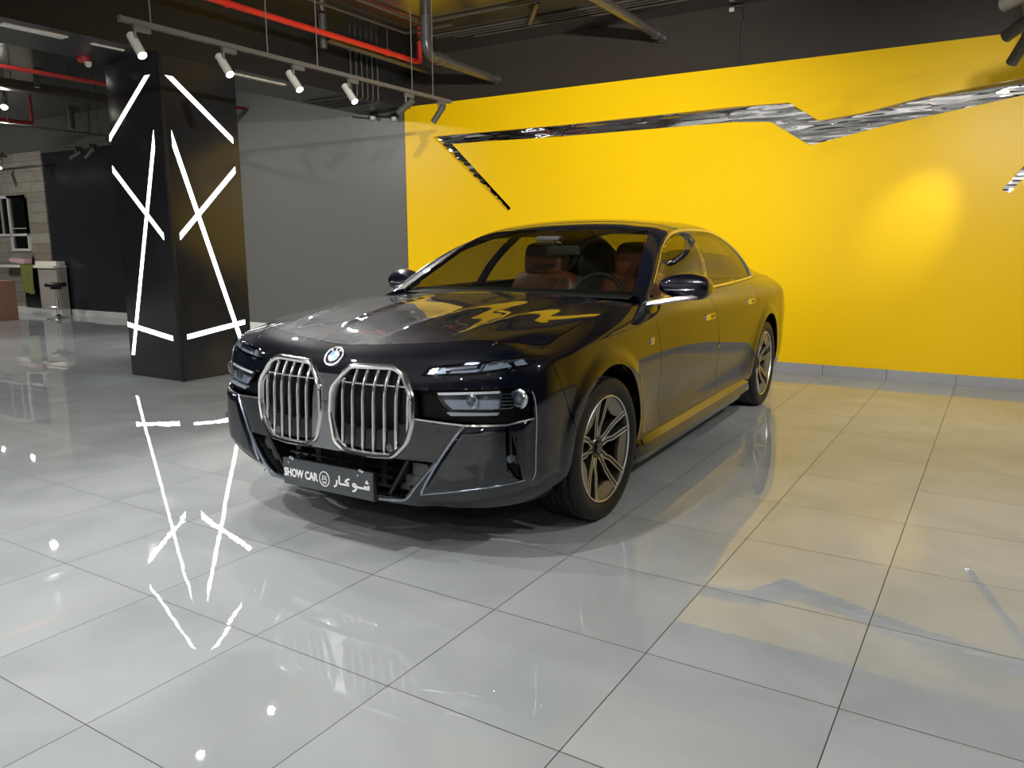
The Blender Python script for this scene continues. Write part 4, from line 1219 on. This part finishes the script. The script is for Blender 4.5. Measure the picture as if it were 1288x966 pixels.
# fill lamps added out of view: they light the floor, the walls and the car
k = 0
for (x, y, tx, ty, tz, en, *sz) in FILL_LAMPS:
    make_lamp('fill_lamp', (x, y, 3.75), (tx, ty, tz), 'fill lamp added under the ceiling out of view', 'added fill lamps', True, energy=E_OFF * en, size=sz[0] if sz else 2.75, blend=1.0, s=1.3)

# soffit strips of crinkled film
for (x0, x1, w) in ((1.85, 2.37, .11), (2.60, 2.90, .04), (4.05, 4.80, .07)):
    bm = bmesh.new(); add_box(bm, ((x0 + x1) / 2, 5.555 - .02 * (x0 > 3), 3.106), (x1 - x0, w, .012), None, .003)
    t = obj_bm('recess_strip', bm, M['film'], None)
    tag(t, 'pale crinkled strip under the black beam ' + ('near the picture corner left of the column' if x0 < 2 else ('against the column' if x0 < 3 else 'between column and grey wall')), 'strip')

# pipes and conduits under the ceiling
def pipe(name, pts, r, mt, label, cat='pipe', group=None, clamps=(), cmt=None):
    bm = bmesh.new(); add_tube(bm, pts, r, 16)
    o = obj_bm(name, bm, mt, None, 50)
    for c in clamps:
        bm = bmesh.new(); ax = 'x' if len(c) == 3 else c[3]
        add_lathe(bm, [(r * 1.02, -.02), (r * 1.22, -.02), (r * 1.22, .02), (r * 1.02, .02)], 20, ax, c[:3], True)
        obj_bm('clamp', bm, cmt or mt, o)
    tag(o, label, cat, group)
    return o
def bend(a, b, c, r=.12, n=6):
    a, b, c = Vector(a), Vector(b), Vector(c)
    p, q = b + (a - b).normalized() * r, b + (c - b).normalized() * r
    return [p * (1 - t) ** 2 + b * 2 * t * (1 - t) + q * t * t for t in [k / n for k in range(n + 1)]]
pp = pipe('red_pipe', [(-3, 4.70, 3.5)] + bend((-3, 4.7, 3.5), (6.19, 4.70, 3.5), (6.19, 4.70, 3.74), .06) + [(6.19, 4.70, 3.74)], .030, M['red'], 'bright red sprinkler pipe under the ceiling in front of the black beam', clamps=[(5.6, 4.70, 3.5), (3.4, 4.7, 3.5)])
for x in (5.6, 3.4): tube('hanger_rod', [(x, 4.7, 3.52), (x, 4.7, 3.75)], .005, M['conduit'], pp, 8)
pipe('drain_pipe', [(5.41, 4.0, 3.76)] + bend((5.41, 4.0, 3.76), (5.41, 4.0, 3.36), (6.85, 4.0, 3.34), .14) + [(6.84, 4.0, 3.335)], .055, M['pipe_black'], 'thick black drain pipe bending from the ceiling into the wall', clamps=[(5.62, 4.0, 3.357), (5.75, 4.0, 3.356), (6.80, 4.0, 3.337), (5.41, 4.0, 3.52, 'z')])
pipe('drain_pipe', [(3.0, 1.87, 3.54), (6.865, 1.87, 3.54)], .05, M['pipe_black'], 'straight dark drain pipe entering the wall above the yellow panel', clamps=[(6.62, 1.87, 3.54), (6.80, 1.87, 3.54)])
pipe('drain_pipe', [(4.80, 4.86, 3.512), (6.6, 4.86, 3.49)], .045, M['pipe_black'], 'dark pipe lying just behind the red pipe', clamps=[(5.15, 4.86, 3.51)])
pipe('pipe_stub', [(4.75, 4.86, 3.74), (4.75, 4.86, 3.40)], .04, M['pipe_black'], 'short upright dark pipe stub beside the red pipe', clamps=[(4.75, 4.86, 3.55, 'z')])
pipe('slanted_pipe', [(5.60, 2.72, 3.74), (5.95, 3.02, 3.66)], .03, M['pipe_black'], 'short slanted pipe under the yellow-lit ceiling')
cg = 'thin conduits on the ceiling'
for i, x in enumerate((6.06, 6.14, 6.22, 6.33)):
    pipe('conduit', [(x, -8, 3.735), (x, 4.6 - .2 * i, 3.735)], .0125, M['conduit'], 'thin dark conduit along the yellow wall under the ceiling, ' + ['farthest from the wall', 'second from the room side', 'third from the room side', 'nearest the wall'][i], 'conduit', cg)
pipe('conduit', [(5.55, -8, 3.73), (5.55, 4.2, 3.73)], .013, M['conduit'], 'thin conduit crossing the yellow-lit ceiling behind the bent drain pipe', 'conduit', cg)
pipe('conduit', [(-3, 4.55, 3.72), (5.75, 4.55, 3.72), (5.75, 3.9, 3.72)], .013, M['conduit'], 'thin conduit running above the red pipe', 'conduit', cg)
pipe('conduit', [(-3, 4.15, 3.72), (5.5, 4.15, 3.72)], .013, M['conduit'], 'thin conduit ending behind the bent drain pipe', 'conduit', cg)
for i in range(6):
    x = 5.66 + .095 * i
    pipe('conduit', [(x, 5.33, 3.70), (x, 5.33, 3.16)] + bend((x, 5.33, 3.16), (x, 5.33, 3.095), (x, 6.2, 3.095), .045, 4) + [(x, 6.15, 3.095)], .011, M['conduit'], 'thin conduit hooking under the beam by the grey wall, ' + ['first from the column', 'second from the column', 'third from the column', 'fourth from the column', 'fifth from the column', 'closest to the yellow wall'][i], 'conduit', 'conduits over the beam edge')
for i, (y, z) in enumerate(((6.0, 3.06), (5.63, 3.02))):
    t = empty('wall_sensor', (WX - .07, y, z))
    box('sensor_base', (.02, 0, .03), (.07, .09, .07), M['satin_black'], t, .01)
    lathe('sensor_dome', [(0, -.05), (.03, -.04), (.042, -.01), (.042, .005), (0, .005)], M['lamp_body'], t, 24)
    tag(t, ['small pale domed sensor high on the grey wall', 'small pale domed sensor tight beside the yellow wall edge'][i], 'sensor', 'wall sensors')
tube('sensor_cable', [(WX - .04, 6.4, 3.10), (WX - .03, 6.15, 3.06), (WX - .05, 6.0, 3.09), (WX - .03, 5.85, 3.05), (WX - .05, 5.65, 3.05)], .010, M['satin_black'])
tag(bpy.data.objects['sensor_cable'], 'black cable looping between the two small wall sensors', 'cable')
cb = chaikin([Vector(p) for p in ((WX - .05, 1.10, 3.73), (WX - .02, 1.0, 3.73), (WX - .015, .99, 3.62), (WX - .012, 1.02, 3.4), (WX - .012, 1.005, 3.14))], 3, False)
cbl = tube('wall_cable', cb, .011, M['satin_black']); tag(cbl, 'black cable hanging down the dark wall onto the yellow panel', 'cable')
bm = bmesh.new(); add_box(bm, (WX - .05, 1.115, 3.70), (.03, .05, .04), None, .006); obj_bm('cable_plug', bm, M['lamp_body'], cbl)

# ------------------------------------------------------------------ the far left of the hall
pipe('red_pipe', [(-3, 8.60, 3.40), (6.8, 8.60, 3.40)], .026, M['red_shaded'], 'red sprinkler pipe behind the beam at the left, the higher one')
pipe('red_pipe', [(-3, 12.76, 3.40)] + bend((-3, 12.76, 3.40), (5.78, 12.76, 3.40), (5.78, 12.76, 3.76), .05) + [(5.78, 12.76, 3.76)], .028, M['red_shaded'], 'low red sprinkler pipe at the left with an upturned end')
bm = bmesh.new(); add_box(bm, (1.5, 9.75, 3.42), (10.4, .20, .12), None, .01)
ctr = obj_bm('cable_tray', bm, M['conduit'], None)
for x in (.5, 2.5, 4.0, 5.5): tube('hanger_rod', [(x, 9.75, 3.47), (x, 9.75, 3.755)], .006, M['conduit'], ctr, 8)
tag(ctr, 'dark cable tray crossing the left part of the hall below the ceiling', 'tray')
gp_ = pipe('conduit', [(-3, 10.55, 3.02), (6.8, 10.55, 3.02)], .02, M['track_grey'], 'grey pipe hanging across the left part behind the column', 'conduit')
for x in (2.0, 4.3, 5.6): tube('hanger_rod', [(x, 10.55, 3.03), (x, 10.55, 3.755)], .006, M['conduit'], gp_, 8)
al = empty('alarm_strobe', (2.86, 6.13, 3.112)); 
lathe('strobe_base', [(0, 0), (.065, 0), (.065, -.03), (.05, -.05), (0, -.05)], M['red_shaded'], al, 28)
bm = bmesh.new(); add_lathe(bm, [(0, -.095), (.02, -.09), (.034, -.065), (.036, -.045), (0, -.045)], 20, 'z', (.02, -.03, 0)); obj_bm('strobe_lens', bm, M['lamp_body'], al)
tag(al, 'red alarm strobe with white lens hanging under the black beam', 'alarm')
def far_lamp(x, y, z, label, lit=False, big=False, tilt=(0, 0, -1), energy=0):
    t = make_lamp('hall_lamp', (x, y, z), (x + tilt[0], y + tilt[1], z - .15 + tilt[2]), label, 'lamps in the left part of the hall', lit, M['lamp_body'] if lit else M['lamp_body_dark'], 1.6 if big else 1.15, energy, 1.9, .8)
    if z > 3.3: tube('hanger_rod', [(0, 0, 0), (0, 0, 3.75 - z)], .007, M['track_grey'], t, 8)
    return t
far_lamp(5.68, 11.40, 3.55, 'large grey cylinder lamp hanging beside the column at the left', False, True)
far_lamp(4.20, 9.52, 3.66, 'small grey lamp above the dark cable tray', False)
far_lamp(4.50, 11.0, 3.62, 'bright round lamp at the left picture edge below the cable tray', True, True, (-.35, -.6, -.7), energy=150)
tk = make_track('lamp_track', (6.0, 12.15, 3.0), (5.85, 10.75, 3.0), 'short grey track with two small lamps beside the column', (.2, 1.2))
far_lamp(5.97, 11.85, 2.983, 'small grey lamp on the short track, farther from the column', False, False, (-.5, .8, -.5))
far_lamp(5.92, 11.35, 2.983, 'small grey lamp on the short track, nearer to the column', False, False, (-.3, .8, -.7))
make_track('lamp_track', (6.0, 16.5, 3.02), (6.0, 14.3, 3.02), 'dark track in front of the timber-look wall', (.4, 1.6), M['conduit'])
far_lamp(6.0, 14.42, 3.003, 'lit lamp before the timber-look wall close to its dark end', True, False, (-.35, -.45, -.8), energy=40)
far_lamp(6.0, 15.55, 3.003, 'lit lamp before the timber-look wall over the window', True, False, (-.35, -.45, -.8), energy=40)

def wood_mat():
    m = mat('wood_panel', (.4, .38, .34), .45)
    nt, N, L, b = nodes(m)
    tc = N.new('ShaderNodeTexCoord'); mp = N.new('ShaderNodeMapping'); mp.inputs['Rotation'].default_value = (0, PI / 2, PI / 2) 
    sx = N.new('ShaderNodeSeparateXYZ'); L.new(tc.outputs['Object'], sx.inputs[0])
    cm = N.new('ShaderNodeCombineXYZ'); L.new(sx.outputs[1], cm.inputs[0]); L.new(sx.outputs[2], cm.inputs[1])
    br = N.new('ShaderNodeTexBrick'); br.inputs['Scale'].default_value = 1; br.inputs['Brick Width'].default_value = 1.2; br.inputs['Row Height'].default_value = .2; br.inputs['Mortar Size'].default_value = .004
    br.inputs['Color1'].default_value = (*S((176, 170, 156)), 1); br.inputs['Color2'].default_value = (*S((150, 143, 130)), 1); br.inputs['Mortar'].default_value = (*S((74, 68, 60)), 1)
    L.new(cm.outputs[0], br.inputs['Vector'])
    n = N.new('ShaderNodeTexNoise'); n.inputs['Scale'].default_value = 3; n.inputs['Detail'].default_value = 6
    ms = N.new('ShaderNodeMapping'); ms.inputs['Scale'].default_value = (1, 7, 1); L.new(cm.outputs[0], ms.inputs['Vector']); L.new(ms.outputs[0], n.inputs['Vector'])
    mx = N.new('ShaderNodeMix'); mx.data_type = 'RGBA'; mx.blend_type = 'MULTIPLY'; mx.inputs[0].default_value = .55
    L.new(br.outputs['Color'], mx.inputs[6]); L.new(n.outputs['Fac'], mx.inputs[7]); L.new(mx.outputs[2], b.inputs['Base Color'])
    return m
M['wood'] = wood_mat()
slab('wall_timber', (WX - .015, 17.7, 1.58), (.05, 6.28, 3.16), M['wood'])
# window with white frames
wn_ = struct(empty('window_1', (6.80, 15.6, 1.8)))
bm = bmesh.new()
def fr(bm, y0, y1, z0, z1, w=.05):
    for c, s in (((y0 + y1) / 2, z0), ((y0 + y1) / 2, z1)): add_box(bm, (0, c - 15.6, s - 1.8), (.06, abs(y1 - y0) + w, w))
    for c, s in ((y0, (z0 + z1) / 2), (y1, (z0 + z1) / 2)): add_box(bm, (0, c - 15.6, s - 1.8), (.06, w, abs(z1 - z0) - w))
fr(bm, 15.27, 17.6, 1.57, 2.33); fr(bm, 15.27, 15.93, 1.27, 2.33)
obj_bm('window_frame', bm, M['baseboard_white'], wn_, 20)
bm = bmesh.new()
for y in (15.93, 16.25, 16.7): add_box(bm, (-.004, y - 15.6, 1.95 - 1.8), (.03, .02, .72))
add_box(bm, (-.004, 15.6 - 15.6, 1.70 - 1.8), (.03, .62, .02))
obj_bm('window_bar', bm, M['lamp_body'], wn_, 20)
box('window_pane', (.012, .85, .15), (.01, 2.3, .75), M['gloss_black'], wn_)
box('window_pane', (.012, 0, -.38), (.01, .62, .35), M['gloss_black'], wn_)
# counter
ct = empty('sink_counter', (6.42, 14.6, 0))
box('counter_side', (.26, -.27, .53), (.20, .66, .80), M['wood_v'], ct)
box('plinth', (.27, .35, .065), (.18, 1.9, .13), M['baseboard_white'], ct)
box('worktop', (.24, .50, .945), (.26, 2.2, .05), M['white_top'], ct, .006)
box('sink', (.27, -.20, 1.01), (.18, .76, .08), M['white_top'], ct, .01)
box('appliance', (.26, .36, .52), (.20, .56, .78), M['gloss_black'], ct, .01)
tag(ct, 'kitchen counter with white worktop and timber-look front by the window', 'counter')
vs, fs = [], []
NY, NZ = 16, 12
for j in range(NZ + 1):
    for i in range(NY + 1):
        u_ = i / NY; t_ = j / NZ
        z = .985 - t_ * .56
        x = 6.515
        vs.append((x - .02 * math.sin(u_ * 17 + t_ * 1.5) * t_, 14.72 + u_ * .46 + .03 * t_ * math.sin(t_ * 4), z - .02 * t_ * math.sin(u_ * 5)))
for j in range(NZ):
    for i in range(NY): fs.append((j * (NY + 1) + i, j * (NY + 1) + i + 1, (j + 1) * (NY + 1) + i + 1, (j + 1) * (NY + 1) + i))
tw = obj_py('towel', vs, fs, M['green_cloth'], None, 180); sm_ = tw.modifiers.new('s', 'SOLIDIFY'); sm_.thickness = .008; sm_.offset = 0
tag(tw, 'green towel hanging over the front of the counter', 'towel')
bm = bmesh.new(); add_box(bm, (6.66, 15.4, 1.055), (.22, .55, .09), None, .035)
for v in bm.verts: v.co.z += .02 * math.sin(v.co.y * 9)
tag(obj_bm('folded_towel', bm, M['pink_cloth'], None), 'folded pink towel lying on the worktop at the picture edge', 'towel')
bt = lathe('bottle', [(0, .98), (.03, .98), (.03, 1.10), (.012, 1.13), (.012, 1.17), (0, 1.17)], M['gloss_black'], None, 20, 'z', (6.62, 14.86, .0)); bt.location.z = -.008
tag(bt, 'small dark bottle standing on the worktop behind the green towel', 'bottle')
bx_ = empty('cardboard_box', (5.55, 14.25, 0))
box('carton', (0, 0, .36), (.5, .55, .72), M['cardboard'], bx_, .005); box('tape', (-.2505, 0, .50), (.002, .55, .05), M['tape'], bx_)
tag(bx_, 'tall brown cardboard box on the floor at the left picture edge', 'box')
stl = empty('bar_stool', (6.25, 13.45, 0))
lathe('seat', [(0, .60), (.17, .60), (.185, .625), (.185, .655), (.16, .675), (0, .68)], M['satin_black'], stl, 32)
lathe('column', [(.026, .02), (.026, .36), (.020, .36), (.020, .60), (0, .60)], M['chrome'], stl, 20)
lathe('base', [(0, 0), (.20, 0), (.20, .012), (.06, .045), (.026, .09), (0, .09)], M['chrome'], stl, 36)
tb = bmesh.new(); add_tube(tb, [(0, 0, .22), (-.10, .1, .22), (-.14, .16, .22)], .011, 8); add_tube(tb, [(-.19, .10, .22), (-.16, .16, .22), (-.09, .20, .22)], .011, 8); obj_bm('foot_rest', tb, M['chrome'], stl)
tb = bmesh.new(); add_box(tb, (0, 0, .575), (.14, .14, .05), None, .01); obj_bm('seat_plate', tb, M['satin_black'], stl)
tag(stl, 'bar stool with round black seat and chrome post', 'stool')

# ------------------------------------------------------------------ light of the hall
w_ = bpy.data.worlds.new('world'); SC.world = w_; w_.use_nodes = True
w_.node_tree.nodes['Background'].inputs[0].default_value = (1, 1, 1, 1); w_.node_tree.nodes['Background'].inputs[1].default_value = 0.0
# ------------------------------------------------------------------ camera
cd = bpy.data.cameras.new('camera'); cam = bpy.data.objects.new('camera', cd); COL.objects.link(cam)
cd.sensor_width = 36; cd.sensor_fit = 'HORIZONTAL'; cd.lens = 36 * 982.2 / 1288
yaw, pitch, roll = .558202611, -.176432238, -.00361929
f = Vector((math.cos(yaw) * math.cos(pitch), math.sin(yaw) * math.cos(pitch), math.sin(pitch)))
r = Vector((math.sin(yaw), -math.cos(yaw), 0)); u = r.cross(f)
R2 = r * math.cos(roll) + u * math.sin(roll); U2 = -r * math.sin(roll) + u * math.cos(roll)
mw = Matrix((R2, U2, -f)).transposed().to_4x4(); mw.translation = Vector((-1.6639, -1.4942, 1.3352))
cam.matrix_world = mw
cd.clip_start = .05; cd.clip_end = 100
SC.camera = cam
SC.view_settings.view_transform = 'Standard'; SC.view_settings.look = 'None'
SC.view_settings.gamma = 1; SC.view_settings.exposure = .35; SC.view_settings.use_curve_mapping = False
